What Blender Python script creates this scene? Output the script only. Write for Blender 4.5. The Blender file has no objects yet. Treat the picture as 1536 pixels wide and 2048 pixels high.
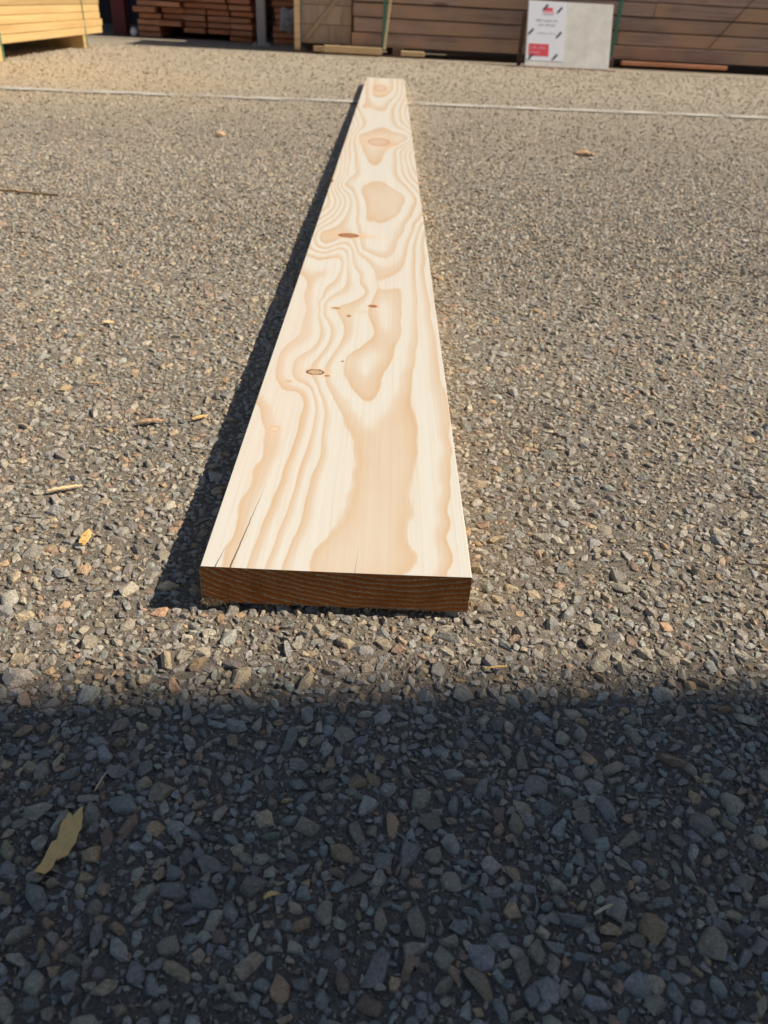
import bpy, bmesh, math, random
import numpy as np
from mathutils import Vector, Matrix

scene = bpy.context.scene
COL = scene.collection
rnd = random.Random(11)
rng = np.random.default_rng(5)

# ------------------------------------------------------------------ camera
cam_data = bpy.data.cameras.new("camera")
cam = bpy.data.objects.new("camera", cam_data)
COL.objects.link(cam)
scene.camera = cam
cam_data.sensor_fit = 'VERTICAL'
cam_data.sensor_height = 34.6
cam_data.lens = 26.02
cam_data.clip_start = 0.02
cam_data.clip_end = 500
M = Matrix(((0.99890488, -0.04360489, -0.0169602, 0.0),
            (0.01005803, 0.55415529, -0.83235254, 0.0),
            (0.04569323, 0.83127043, 0.55398701, 0.4416),
            (0, 0, 0, 1)))
cam.matrix_world = M
cam_data.dof.use_dof = True
cam_data.dof.focus_distance = 0.66
cam_data.dof.aperture_fstop = 10.5

# ------------------------------------------------------------------ world, sun, exposure
SUN_EL = math.radians(42.7)
SUN_AZ = math.radians(86.2)          # from +Y towards +X
world = bpy.data.worlds.new("World")
scene.world = world
world.use_nodes = True
wn = world.node_tree
for n in list(wn.nodes):
    wn.nodes.remove(n)
sky = wn.nodes.new('ShaderNodeTexSky')
sky.sky_type = 'NISHITA'
sky.sun_disc = False
sky.sun_elevation = SUN_EL
sky.sun_rotation = SUN_AZ
sky.air_density = 1.0
sky.dust_density = 0.6
sky.ozone_density = 1.0
bg = wn.nodes.new('ShaderNodeBackground')
bg.inputs['Strength'].default_value = 0.068
wo = wn.nodes.new('ShaderNodeOutputWorld')
wn.links.new(sky.outputs[0], bg.inputs[0])
wn.links.new(bg.outputs[0], wo.inputs[0])

sun_data = bpy.data.lights.new("sun", 'SUN')
sun_data.energy = 5.0
sun_data.angle = math.radians(0.53)
sun_data.color = (1.0, 0.90, 0.75)
sun = bpy.data.objects.new("sun", sun_data)
COL.objects.link(sun)
sdir = Vector((math.sin(SUN_AZ) * math.cos(SUN_EL), math.cos(SUN_AZ) * math.cos(SUN_EL), math.sin(SUN_EL)))
sun.rotation_euler = sdir.to_track_quat('Z', 'Y').to_euler()
sun.location = (6, 0, 8)

scene.view_settings.view_transform = 'Standard'
scene.view_settings.look = 'None'
scene.view_settings.exposure = 0.22
scene.view_settings.gamma = 1.0
scene.view_settings.use_curve_mapping = False
scene.cycles.max_bounces = 6
scene.cycles.diffuse_bounces = 4

# ------------------------------------------------------------------ node helpers
class NT:
    def __init__(self, name):
        self.mat = bpy.data.materials.new(name)
        self.mat.use_nodes = True
        self.t = self.mat.node_tree
        for n in list(self.t.nodes):
            self.t.nodes.remove(n)
        self.out = self.t.nodes.new('ShaderNodeOutputMaterial')
        self.b = self.t.nodes.new('ShaderNodeBsdfPrincipled')
        self.t.links.new(self.b.outputs[0], self.out.inputs[0])
    def n(self, kind, **kw):
        nd = self.t.nodes.new(kind)
        for k, v in kw.items():
            setattr(nd, k, v)
        return nd
    def link(self, a, b):
        self.t.links.new(a, b)
    def put(self, sock, v):
        if isinstance(v, bpy.types.NodeSocket):
            self.link(v, sock)
        elif isinstance(v, (tuple, list)) and len(v) == 3 and sock.type == 'RGBA':
            sock.default_value = (*v, 1)
        else:
            sock.default_value = v
    def math(self, op, a, b=0.0, c=None, clamp=False):
        m = self.n('ShaderNodeMath', operation=op, use_clamp=clamp)
        self.put(m.inputs[0], a)
        self.put(m.inputs[1], b)
        if c is not None:
            self.put(m.inputs[2], c)
        return m.outputs[0]
    def vmath(self, op, a, b=(0, 0, 0)):
        m = self.n('ShaderNodeVectorMath', operation=op)
        self.put(m.inputs[0], a)
        self.put(m.inputs[1], b)
        return m.outputs[0] if op not in ('LENGTH', 'DISTANCE', 'DOT_PRODUCT') else m.outputs['Value']
    def mix(self, f, a, b, mode='MIX'):
        m = self.n('ShaderNodeMix', data_type='RGBA', blend_type=mode)
        self.put(m.inputs[0], f)
        self.put(m.inputs[6], a)
        self.put(m.inputs[7], b)
        return m.outputs[2]
    def coords(self, which='Object'):
        return self.n('ShaderNodeTexCoord').outputs[which]
    def noise(self, vec, scale, detail=4.0, rough=0.55, dist=0.0):
        m = self.n('ShaderNodeTexNoise')
        self.put(m.inputs['Vector'], vec)
        m.inputs['Scale'].default_value = scale
        m.inputs['Detail'].default_value = detail
        m.inputs['Roughness'].default_value = rough
        m.inputs['Distortion'].default_value = dist
        return m.outputs[0], m.outputs[1]
    def voro(self, vec, scale, feature='F1', rand=1.0):
        m = self.n('ShaderNodeTexVoronoi', feature=feature)
        self.put(m.inputs['Vector'], vec)
        m.inputs['Scale'].default_value = scale
        m.inputs['Randomness'].default_value = rand
        return m
    def ramp(self, fac, stops, interp='LINEAR'):
        r = self.n('ShaderNodeValToRGB')
        r.color_ramp.interpolation = interp
        el = r.color_ramp.elements
        while len(el) > 1:
            el.remove(el[-1])
        for i, (p, c) in enumerate(stops):
            e = el[0] if i == 0 else el.new(p)
            e.position = p
            e.color = (*c, 1) if len(c) == 3 else c
        self.put(r.inputs[0], fac)
        return r.outputs[0]
    def maprange(self, v, a, b, c=0.0, d=1.0, smooth=False):
        m = self.n('ShaderNodeMapRange')
        if smooth:
            m.interpolation_type = 'SMOOTHSTEP'
        self.put(m.inputs[0], v)
        for i, x in enumerate((a, b, c, d)):
            m.inputs[i + 1].default_value = x
        return m.outputs[0]
    def scale(self, vec, s):
        return self.vmath('MULTIPLY', vec, s)
    def bump(self, h, strength=0.5, dist=0.001, normal=None):
        m = self.n('ShaderNodeBump')
        m.inputs['Strength'].default_value = strength
        m.inputs['Distance'].default_value = dist
        self.put(m.inputs['Height'], h)
        if normal is not None:
            self.link(normal, m.inputs['Normal'])
        return m.outputs[0]
    def finish(self, color, rough=0.8, normal=None, spec=0.3, metal=0.0):
        self.put(self.b.inputs['Base Color'], color)
        self.put(self.b.inputs['Roughness'], rough)
        self.put(self.b.inputs['Specular IOR Level'], spec)
        self.b.inputs['Metallic'].default_value = metal
        if normal is not None:
            self.link(normal, self.b.inputs['Normal'])
        return self.mat

# ------------------------------------------------------------------ object helpers
def tag(o, label=None, cat=None, group=None, kind=None):
    if label: o['label'] = label
    if cat: o['category'] = cat
    if group: o['group'] = group
    if kind: o['kind'] = kind
    return o

def link_mesh(name, me, parent=None, loc=None, mats=()):
    for m in mats:
        me.materials.append(m)
    o = bpy.data.objects.new(name, me)
    COL.objects.link(o)
    if parent is not None:
        o.parent = parent
    if loc is not None:
        o.location = loc
    return o

def np_mesh(name, verts, faces_flat, nside, smooth=False):
    me = bpy.data.meshes.new(name)
    nv = len(verts)
    nf = len(faces_flat) // nside
    me.vertices.add(nv)
    me.vertices.foreach_set('co', np.ascontiguousarray(verts, dtype=np.float32).ravel())
    me.loops.add(nf * nside)
    me.loops.foreach_set('vertex_index', np.ascontiguousarray(faces_flat, dtype=np.int32).ravel())
    me.polygons.add(nf)
    me.polygons.foreach_set('loop_start', np.arange(0, nf * nside, nside, dtype=np.int32))
    me.polygons.foreach_set('use_smooth', np.full(nf, smooth, dtype=bool))
    me.update(calc_edges=True)
    return me

def bm_mesh(name, bm):
    me = bpy.data.meshes.new(name)
    bm.normal_update()
    bm.to_mesh(me)
    bm.free()
    return me

def add_box(bm, x0, x1, y0, y1, z0, z1, mat=0, rot=None, pivot=None):
    vs = [bm.verts.new((x, y, z)) for x in (x0, x1) for y in (y0, y1) for z in (z0, z1)]
    if rot is not None:
        pv = Vector(pivot) if pivot else Vector(((x0 + x1) / 2, (y0 + y1) / 2, (z0 + z1) / 2))
        for v in vs:
            v.co = rot @ (v.co - pv) + pv
    fs = []
    for q in ((0, 1, 3, 2), (4, 6, 7, 5), (0, 4, 5, 1), (2, 3, 7, 6), (0, 2, 6, 4), (1, 5, 7, 3)):
        f = bm.faces.new([vs[i] for i in q])
        f.material_index = mat
        fs.append(f)
    return vs, fs

def box_mesh(name, sx, sy, sz, bev=0.0, jit=0.0, base=(0, 0, 0), seg=1):
    """box centred on x,y (plus base), standing on z = base z"""
    bm = bmesh.new()
    add_box(bm, -sx / 2 + base[0], sx / 2 + base[0], -sy / 2 + base[1], sy / 2 + base[1], base[2], base[2] + sz)
    if jit:
        for v in bm.verts:
            v.co += Vector([rnd.uniform(-jit, jit) for _ in range(3)])
    if bev:
        bmesh.ops.bevel(bm, geom=bm.edges[:], offset=bev, segments=seg, affect='EDGES')
    return bm_mesh(name, bm)

def empty(name, loc, rz=0.0):
    o = bpy.data.objects.new(name, None)
    COL.objects.link(o)
    o.location = loc
    o.rotation_euler = (0, 0, rz)
    return o

# ------------------------------------------------------------------ materials
# real colours of the crushed stone in the asphalt
STONE = np.array([
    (0.235, 0.235, 0.235), (0.205, 0.215, 0.235), (0.26, 0.245, 0.215), (0.30, 0.255, 0.19),
    (0.215, 0.19, 0.16), (0.175, 0.17, 0.172), (0.31, 0.225, 0.145), (0.255, 0.18, 0.14),
    (0.29, 0.28, 0.25), (0.20, 0.225, 0.23), (0.29, 0.185, 0.125), (0.25, 0.235, 0.235)])
STONE_W = np.array([14, 15, 12, 7, 8, 12, 4, 5, 8, 10, 1.2, 9.0])
STONE_W /= STONE_W.sum()
BINDER = (0.135, 0.113, 0.09)

def stone_colors(n, gen):
    c = STONE[gen.choice(len(STONE), n, p=STONE_W)].copy()
    c *= gen.uniform(1.0, 1.95, (n, 1)) * 1.06 * np.array([1.10, 1.0, 0.84])
    c *= gen.uniform(0.985, 1.015, (n, 3))
    return c

def ground_stain_and_lighten(nt, pos):
    """dust, dark tyre marks and the sawdust spill: fixed patches of the yard, plus a painted lightening with distance"""
    big, _ = nt.noise(pos, 0.9, 5, 0.6)
    sx = nt.n('ShaderNodeSeparateXYZ')
    nt.put(sx.inputs[0], pos)
    mid, _ = nt.noise(pos, 4.0, 4, 0.6)
    # sawdust spill round x -2.0, y 4.4
    d = nt.vmath('LENGTH', nt.vmath('MULTIPLY', nt.vmath('SUBTRACT', pos, (-2.2, 4.6, 0)), (0.55, 0.62, 0)))
    d = nt.math('ADD', d, nt.math('MULTIPLY', nt.math('SUBTRACT', big, 0.5), 0.9))
    d = nt.math('ADD', d, nt.math('MULTIPLY', nt.math('SUBTRACT', mid, 0.5), 0.5))
    saw = nt.maprange(d, 0.2, 1.1, 0.5, 0.0, True)
    dust_lighten = nt.maprange(sx.outputs[1], -0.6, 6.0, 0.0, 0.8)  # partly real dust, partly a painted lightening of the sunlit far yard
    dust_lighten = nt.math('MULTIPLY', dust_lighten, nt.maprange(mid, 0.35, 0.65, 0.75, 1.0))
    return saw, dust_lighten, big, mid

def stone_material(name, use_attr):
    nt = NT(name)
    geo = nt.n('ShaderNodeNewGeometry').outputs['Position']
    if use_attr:
        a = nt.n('ShaderNodeAttribute', attribute_name='stone_col')
        base = a.outputs['Color']
    else:
        oi = nt.n('ShaderNodeObjectInfo')
        base = oi.outputs['Color']
    n1, _ = nt.noise(geo, 420, 5, 0.7)
    n2, _ = nt.noise(geo, 1500, 3, 0.7)
    n3, _ = nt.noise(geo, 120, 3, 0.6)
    fac = nt.math('ADD', nt.math('MULTIPLY', n1, 0.8), nt.math('MULTIPLY', n2, 0.6))
    c = nt.mix(1.0, base, nt.ramp(fac, [(0.48, (0.5, 0.49, 0.48)), (0.7, (1, 1, 1)), (0.9, (1.5, 1.5, 1.45))]), 'MULTIPLY')
    saw, dust_lighten, big, mid = ground_stain_and_lighten(nt, geo)
    # bitumen film still clinging in patches
    film = nt.maprange(n3, 0.45, 0.68, 0.0, 0.4, True)
    c = nt.mix(film, c, (0.17, 0.147, 0.123))
    c = nt.mix(dust_lighten, c, (0.53, 0.455, 0.345))
    c = nt.mix(saw, c, (0.64, 0.49, 0.30))
    n4, _ = nt.noise(geo, 210, 3, 0.6)
    h = nt.math('ADD', nt.math('MULTIPLY', n1, 0.6), nt.math('MULTIPLY', n2, 0.3))
    nb = nt.bump(nt.math('ADD', h, nt.math('MULTIPLY', n4, 0.9)), 1.0, 0.0022)
    return nt.finish(c, 0.48, nb, 0.55)

def ground_material():
    nt = NT("asphalt_binder")
    geo = nt.n('ShaderNodeNewGeometry').outputs['Position']
    g1, _ = nt.noise(geo, 380, 6, 0.75)
    g2, _ = nt.noise(geo, 1300, 3, 0.7)
    g3, _ = nt.noise(geo, 45, 4, 0.6)
    col = nt.ramp(nt.math('ADD', nt.math('MULTIPLY', g1, 0.7), nt.math('MULTIPLY', g2, 0.5)),
                  [(0.44, (0.05, 0.043, 0.036)), (0.55, BINDER), (0.66, (0.25, 0.205, 0.16)), (0.76, (0.42, 0.35, 0.26))])
    col = nt.mix(nt.maprange(g3, 0.3, 0.7, 0.0, 0.35), col, (0.23, 0.19, 0.15))
    # embedded chippings, real relief near the board, bump beyond
    v = nt.voro(geo, 85)
    ve = nt.voro(geo, 85, 'DISTANCE_TO_EDGE')
    vb = nt.voro(nt.vmath('ADD', geo, (3.1, 1.7, 0)), 85)
    chip = nt.ramp(nt.vmath('DOT_PRODUCT', v.outputs['Color'], (0.5, 0.3, 0.2)),
                   [(0.15, (0.2, 0.19, 0.175)), (0.4, (0.3, 0.28, 0.245)), (0.6, (0.38, 0.34, 0.28)), (0.85, (0.5, 0.43, 0.33))])
    sy = nt.n('ShaderNodeSeparateXYZ')
    nt.put(sy.inputs[0], geo)
    far = nt.maprange(sy.outputs[1], 7.2, 8.2, 0.0, 1.0)
    edge = nt.maprange(ve.outputs['Distance'], 0.02, 0.18, 0.0, 1.0)
    col = nt.mix(nt.math('MULTIPLY', far, edge), col, chip)
    saw, dust_lighten, big, mid = ground_stain_and_lighten(nt, geo)
    col = nt.mix(dust_lighten, col, (0.53, 0.455, 0.345))
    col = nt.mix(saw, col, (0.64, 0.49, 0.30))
    h = nt.math('ADD', nt.math('MULTIPLY', g1, 0.6), nt.math('MULTIPLY', g2, 0.4))
    h = nt.math('ADD', h, nt.math('MULTIPLY', nt.math('MULTIPLY', far, edge), 1.0))
    nb = nt.bump(h, 1.0, 0.0035)
    return nt.finish(col, 0.85, nb, 0.2)

def simple_wood(name, light, dark, along='Y', scale=1.0, rough=0.75, wear=None):
    """sawn timber: streaks along the board, faint knots, per-board tone"""
    nt = NT(name)
    co = nt.coords('Object')
    oi = nt.n('ShaderNodeObjectInfo')
    off = nt.math('MULTIPLY', oi.outputs['Random'], 37.0)
    cb = nt.n('ShaderNodeCombineXYZ')
    nt.put(cb.inputs[0], off); nt.put(cb.inputs[1], off); nt.put(cb.inputs[2], off)
    p = nt.vmath('ADD', co, cb.outputs[0])
    s = {'X': (1.2, 30, 30), 'Y': (30, 1.2, 30), 'Z': (30, 30, 1.2)}[along]
    a, _ = nt.noise(nt.scale(p, tuple(q * scale for q in s)), 1.0, 6, 0.6, 0.6)
    b, _ = nt.noise(nt.scale(p, tuple(q * scale * 5 for q in s)), 1.0, 3, 0.6)
    k, _ = nt.noise(p, 2.2, 2, 0.5)
    f = nt.math('ADD', nt.math('MULTIPLY', a, 0.75), nt.math('MULTIPLY', b, 0.35))
    c = nt.ramp(f, [(0.38, dark), (0.58, light), (0.75, tuple(min(1, q * 1.1) for q in light))])
    kv = nt.voro(nt.scale(p, {'X': (1.6, 8, 8), 'Y': (8, 1.6, 8), 'Z': (8, 8, 1.6)}[along]), 1.0)
    kn = nt.maprange(kv.outputs['Distance'], 0.06, 0.16, 0.7, 0.0, True)
    c = nt.mix(kn, c, tuple(q * 0.45 for q in dark))
    tone = nt.maprange(oi.outputs['Random'], 0, 1, 0.8, 1.15)
    tc = nt.n('ShaderNodeCombineXYZ')
    for i in range(3):
        nt.put(tc.inputs[i], tone)
    c = nt.mix(1.0, c, tc.outputs[0], 'MULTIPLY')
    if wear:
        c = nt.mix(nt.maprange(k, 0.42, 0.62, 0.0, 0.7, True), c, wear)
    nb = nt.bump(f, 0.5, 0.002)
    return nt.finish(c, rough, nb, 0.25)

def plain(name, color, rough=0.6, metal=0.0, var=0.12, sc=20, spec=0.4, bmp=0.0006):
    nt = NT(name)
    co = nt.coords('Object')
    a, _ = nt.noise(co, sc, 5, 0.65)
    c = nt.mix(a, tuple(q * (1 - var * 2) for q in color), tuple(min(1, q * (1 + var * 2)) for q in color))
    nb = nt.bump(a, 0.4, bmp)
    return nt.finish(c, rough, nb, spec, metal)

# grain levels of the board's upper face: (across 0..1, 1.8 ln(metres from the viewer's end datum), growth ring number)
GRAIN = """0.399,-1.223,2;0.412,-1.130,2;0.447,-1.088,2;0.496,-1.012,2;0.494,-0.999,2;0.532,-0.898,2;0.544,-0.796,2;0.553,-0.693,2;0.540,-0.630,2;0.521,-0.593,2;0.497,-0.501,2;0.450,-0.409,2;0.408,-0.352,2;0.478,-0.563,2.12;0.450,-0.701,2.12;0.445,-0.859,2.12;0.436,-1.012,2.12;0.460,-0.619,2.1;0.423,-0.538,2.1;0.495,-0.752,2.1;0.588,-0.613,1.8;0.672,-0.743,1.8;0.601,-0.877,1.8;0.656,-1.025,1.8;0.540,-1.081,1.8;0.469,-1.158,1.8;0.659,-1.172,1.8;0.717,-0.606,1.8;0.742,-0.521,1.8;0.613,-1.199,1.8;0.717,-0.871,1.88;0.726,-1.120,1.88;0.561,-0.749,1.9;0.573,-0.878,1.9;0.462,-0.394,1.75;0.429,-0.337,1.75;0.403,-0.293,1.75;0.755,0.191,1;0.743,0.054,1;0.721,0.011,1;0.683,-0.115,1;0.640,-0.197,1;0.620,-0.294,1;0.559,-0.335,1;0.524,-0.303,1;0.478,-0.254,1;0.444,-0.199,1;0.430,-0.110,1;0.437,-0.069,1;0.504,-0.014,1;0.565,0.045,1;0.594,0.095,1;0.578,0.143,1;0.562,0.181,1;0.541,0.251,1;0.572,0.359,1;0.629,0.401,1;0.680,0.408,1;0.761,0.408,1;0.768,0.347,1;0.765,0.227,1;0.653,0.256,0.45;0.649,0.151,0.5;0.673,0.051,0.8;0.586,-0.051,0.5;0.544,-0.164,0.5;0.568,-0.239,0.8;0.619,-0.144,0.8;0.737,0.190,0.85;0.732,0.296,0.85;0.500,-0.182,0.85;0.584,-0.284,0.85;0.633,0.346,0.7;0.828,0.195,1.6;0.821,0.097,1.6;0.797,0.015,1.6;0.789,-0.092,1.6;0.756,-0.165,1.6;0.747,-0.249,1.6;0.715,-0.293,1.6;0.689,-0.370,1.6;0.660,-0.409,1.6;0.619,-0.465,1.6;0.581,-0.487,1.6;0.562,-0.480,1.6;0.518,-0.413,1.6;0.471,-0.340,1.6;0.356,-0.132,1.6;0.375,-0.233,1.6;0.417,-0.287,1.6;0.464,-0.336,1.6;0.571,-0.385,1.2;0.680,-0.252,1.2;0.742,-0.048,1.2;0.784,0.095,1.2;0.491,-0.318,1.2;0.402,-0.201,1.2;0.584,-0.519,1.78;0.490,-0.421,1.78;0.680,-0.434,1.78;0.745,-0.320,1.78;0.896,0.746,2;0.881,0.567,2;0.877,0.462,2;0.881,0.344,2;0.868,0.232,2;0.946,0.886,2;0.982,0.957,2;0.865,0.147,2;0.860,0.037,2;0.840,-0.043,2;0.821,-0.135,2;0.810,-0.224,2;0.800,-0.331,2;0.815,-0.393,2;0.825,-0.474,2;0.821,-0.545,2;0.820,-0.626,2;0.803,-0.711,2;0.774,-0.810,2;0.776,-0.885,2;0.762,-0.985,2;0.762,-1.082,2;0.772,-1.214,2;0.872,-0.596,2.2;0.853,-0.754,2.2;0.846,-0.956,2.2;0.841,-1.149,2.2;0.894,0.100,2.25;0.868,-0.133,2.25;0.869,-0.349,2.25;0.942,-0.593,2.55;0.919,-0.802,2.55;0.895,-0.953,2.55;0.875,-1.194,2.55;1.000,0.889,3;0.969,0.749,3;0.948,0.570,3;0.952,0.466,3;0.960,0.348,3;0.956,0.236,3;0.962,0.177,3;0.976,0.057,3;0.972,-0.082,3;0.971,-0.172,3;0.990,-0.279,3;0.996,-0.384,3;0.978,-0.537,3;0.973,-0.644,3;0.953,-0.775,3;0.929,-0.927,3;0.915,-1.049,3;0.905,-1.216,3;1.002,-0.747,3.25;0.996,-0.948,3.25;0.989,-1.225,3.25;0.983,-0.856,3.3;0.997,-1.105,3.3;1.002,0.068,3.2;1.008,-0.125,3.2;0.994,0.309,3.2;0.990,0.654,3.2;0.376,-0.644,3;0.367,-0.703,3;0.349,-0.777,3;0.340,-0.901,3;0.335,-1.021,3;0.315,-1.108,3;0.298,-1.224,3;0.362,-0.458,3;0.350,-0.376,3;0.312,-0.301,3;0.287,-0.246,3;0.310,-0.572,4;0.297,-0.673,4;0.288,-0.819,4;0.277,-0.937,4;0.259,-1.044,4;0.251,-1.143,4;0.238,-1.228,4;0.316,-0.501,4;0.313,-0.398,4;0.288,-0.320,4;0.266,-0.278,4;0.241,-0.576,5;0.233,-0.666,5;0.220,-0.808,5;0.203,-0.941,5;0.185,-1.070,5;0.173,-1.205,5;0.246,-0.505,5;0.251,-0.381,5;0.225,-0.323,5;0.189,-0.295,5;0.100,-0.260,5;0.060,-0.214,5;0.048,-0.130,5;0.045,-0.061,5;0.083,0.002,5;0.128,0.061,5;0.124,0.130,5;0.092,-0.584,6;0.116,-0.682,6;0.091,-0.733,6;0.103,-0.829,6;0.076,-0.924,6;0.089,-0.993,6;0.088,-1.098,6;0.082,-1.232,6;0.056,-0.474,6;0.023,-0.393,6;0.018,-0.761,6.25;0.018,-0.974,6.25;0.006,-1.134,6.25;0.064,-0.529,6.2;0.044,-0.586,6.2;0.064,-0.314,5.15;0.129,-0.345,5.15;0.198,-0.404,5.15;0.017,-0.243,5.3;0.004,-0.132,5.3;0.022,0.154,5.2;0.017,0.333,5.2;0.024,0.447,5.2;0.140,-0.469,5.45;0.095,-0.389,5.45;0.072,-0.411,5.75;0.088,-0.472,5.75;0.187,-0.703,5.4;0.166,-0.849,5.4;0.150,-0.990,5.4;0.138,-1.149,5.4;0.123,0.251,5;0.086,0.400,5;0.034,0.474,5;0.042,0.549,4.45;0.115,0.533,4.45;0.211,0.548,4.45;0.073,0.490,4.75;0.106,0.469,4.75;0.161,0.494,4.75;0.113,0.379,4.8;0.139,0.252,4.8;0.172,0.449,4.4;0.147,0.381,4.4;0.164,0.295,4.4;0.115,0.566,4.2;0.074,0.579,4.2;0.305,0.581,4;0.293,0.501,4;0.261,0.440,4;0.211,0.319,4;0.214,0.234,4;0.242,0.635,4;0.152,0.618,4;0.080,0.622,4;0.025,0.634,4;0.223,0.164,4;0.252,0.092,4;0.251,0.029,4;0.210,-0.043,4;0.155,-0.079,4;0.139,-0.134,4;0.158,-0.213,4;0.193,-0.242,4;0.343,0.573,3;0.363,0.481,3;0.350,0.400,3;0.263,0.330,3;0.228,0.281,3;0.238,0.215,3;0.308,0.692,3;0.242,0.703,3;0.135,0.663,3;0.026,0.688,3;0.376,0.482,2.7;0.361,0.550,2.75;0.214,0.737,2;0.153,0.704,2;0.077,0.715,2;0.035,0.753,2;0.020,0.814,2;0.042,0.879,2;0.206,0.772,1;0.142,0.749,1;0.086,0.766,1;0.064,0.806,1;0.079,0.859,1;0.135,0.810,0.8;0.177,0.806,0.8;0.130,0.830,0.8;0.036,1.249,4;0.094,1.162,4;0.095,1.062,4;0.043,1.003,4;0.062,1.265,3;0.146,1.164,3;0.151,1.064,3;0.092,0.979,3;0.029,0.922,3;0.089,1.282,2;0.197,1.167,2;0.197,1.053,2;0.138,0.961,2;0.074,0.904,2;0.131,1.299,1;0.249,1.170,1;0.257,1.035,1;0.223,0.945,1;0.156,1.324,0;0.241,1.274,0;0.316,1.173,0;0.355,1.040,0;0.381,0.919,0;0.384,1.147,-0.75;0.411,1.042,-0.75;0.423,0.955,-0.85;0.560,0.922,-0.85;0.694,0.941,-0.7;0.815,0.949,0;0.747,0.809,0;0.725,0.737,0;0.696,0.682,0;0.643,0.655,0;0.570,0.666,0;0.495,0.696,0;0.443,0.723,0;0.570,0.831,-0.75;0.549,0.764,-0.75;0.648,0.809,-0.75;0.813,0.903,0;0.859,0.996,0;0.917,1.102,0;0.958,1.197,0;0.947,1.233,0;0.761,1.774,0;0.758,1.646,0;0.751,1.515,0;0.766,1.450,0;0.854,1.350,0;0.899,0.908,1;0.963,1.001,1;1.008,1.071,1;0.910,0.954,1;0.861,0.825,1;0.823,0.703,1;0.790,0.605,1;0.742,0.551,1;0.692,0.507,1;0.630,0.481,1;0.576,0.506,1;0.549,0.569,1;0.503,0.619,1;0.471,0.646,1;0.746,0.478,1.15;0.804,0.504,1.15;0.551,0.423,1.15;0.658,0.442,1.15;0.959,0.910,2;1.002,0.983,2;0.852,1.769,1;0.836,1.528,1;0.876,1.415,1;0.972,1.310,1;0.923,1.772,2;0.902,1.565,2;0.946,1.434,2;0.971,1.747,3;0.955,1.585,3;0.352,0.719,2;0.382,0.623,2;0.445,0.531,2;0.460,0.486,2;0.517,0.387,2;0.449,0.555,1.6;0.486,0.465,1.6;0.524,1.374,-1;0.607,1.362,-1;0.738,1.283,-1;0.830,1.220,-1;0.802,1.132,-1;0.749,1.038,-1;0.659,0.980,-1;0.558,0.955,-1;0.501,0.985,-1;0.444,1.058,-1;0.424,1.149,-1;0.362,1.257,-1;0.406,1.329,-1;0.580,1.157,-1.3;0.498,1.226,-1.3;0.655,1.125,-1.3;0.252,1.807,-1;0.289,1.732,-1;0.353,1.653,-1;0.401,1.593,-1;0.548,1.600,-1;0.570,1.681,-1;0.645,1.778,-1;0.475,1.668,-1.15;0.488,1.478,-0.85;0.425,1.491,-0.85;0.559,1.464,-0.85;0.332,1.520,-0.55;0.652,1.528,-0.55;0.289,1.386,-0.5;0.189,1.945,-1;0.225,1.837,-1;0.292,1.735,-1;0.630,1.786,-1;0.765,1.827,-1;0.926,1.921,-1;0.278,1.980,-1;0.450,2.042,-1;0.601,2.057,-1;0.728,2.009,-1;0.496,1.857,-1.5;0.339,1.878,-1.35;0.688,1.895,-1.35;0.485,1.959,-1.35;0.259,1.450,0;0.205,1.637,0;0.172,1.727,0;0.089,1.732,1;0.137,1.486,1;0.056,1.666,2;0.115,1.456,2;0.031,1.602,3;0.062,1.453,3;0.128,2.223,0;0.196,2.077,0;0.073,2.308,0;0.728,2.385,0;0.722,2.252,0;0.739,2.168,0;0.807,2.091,0;0.429,2.195,-0.85;0.423,2.112,-0.85;0.398,2.271,-0.85;0.108,2.383,-1;0.223,2.408,-1;0.301,2.374,-1;0.465,2.345,-1;0.572,2.378,-1;0.608,2.454,-1;0.435,2.418,-1.3;0.267,2.627,-2;0.433,2.583,-2;0.542,2.619,-2;0.161,2.481,-1;0.115,2.599,-1;0.082,2.703,-1;0.233,2.766,-2;0.713,2.800,-2;0.827,2.816,-1;0.820,2.706,-1;0.525,2.802,-2.5;0.400,2.512,-1.7;0.857,2.302,1;0.884,2.175,1;0.948,2.333,2;0.975,2.180,2;0.051,2.177,1;0.116,2.057,1;0.044,2.094,2"""
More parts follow.
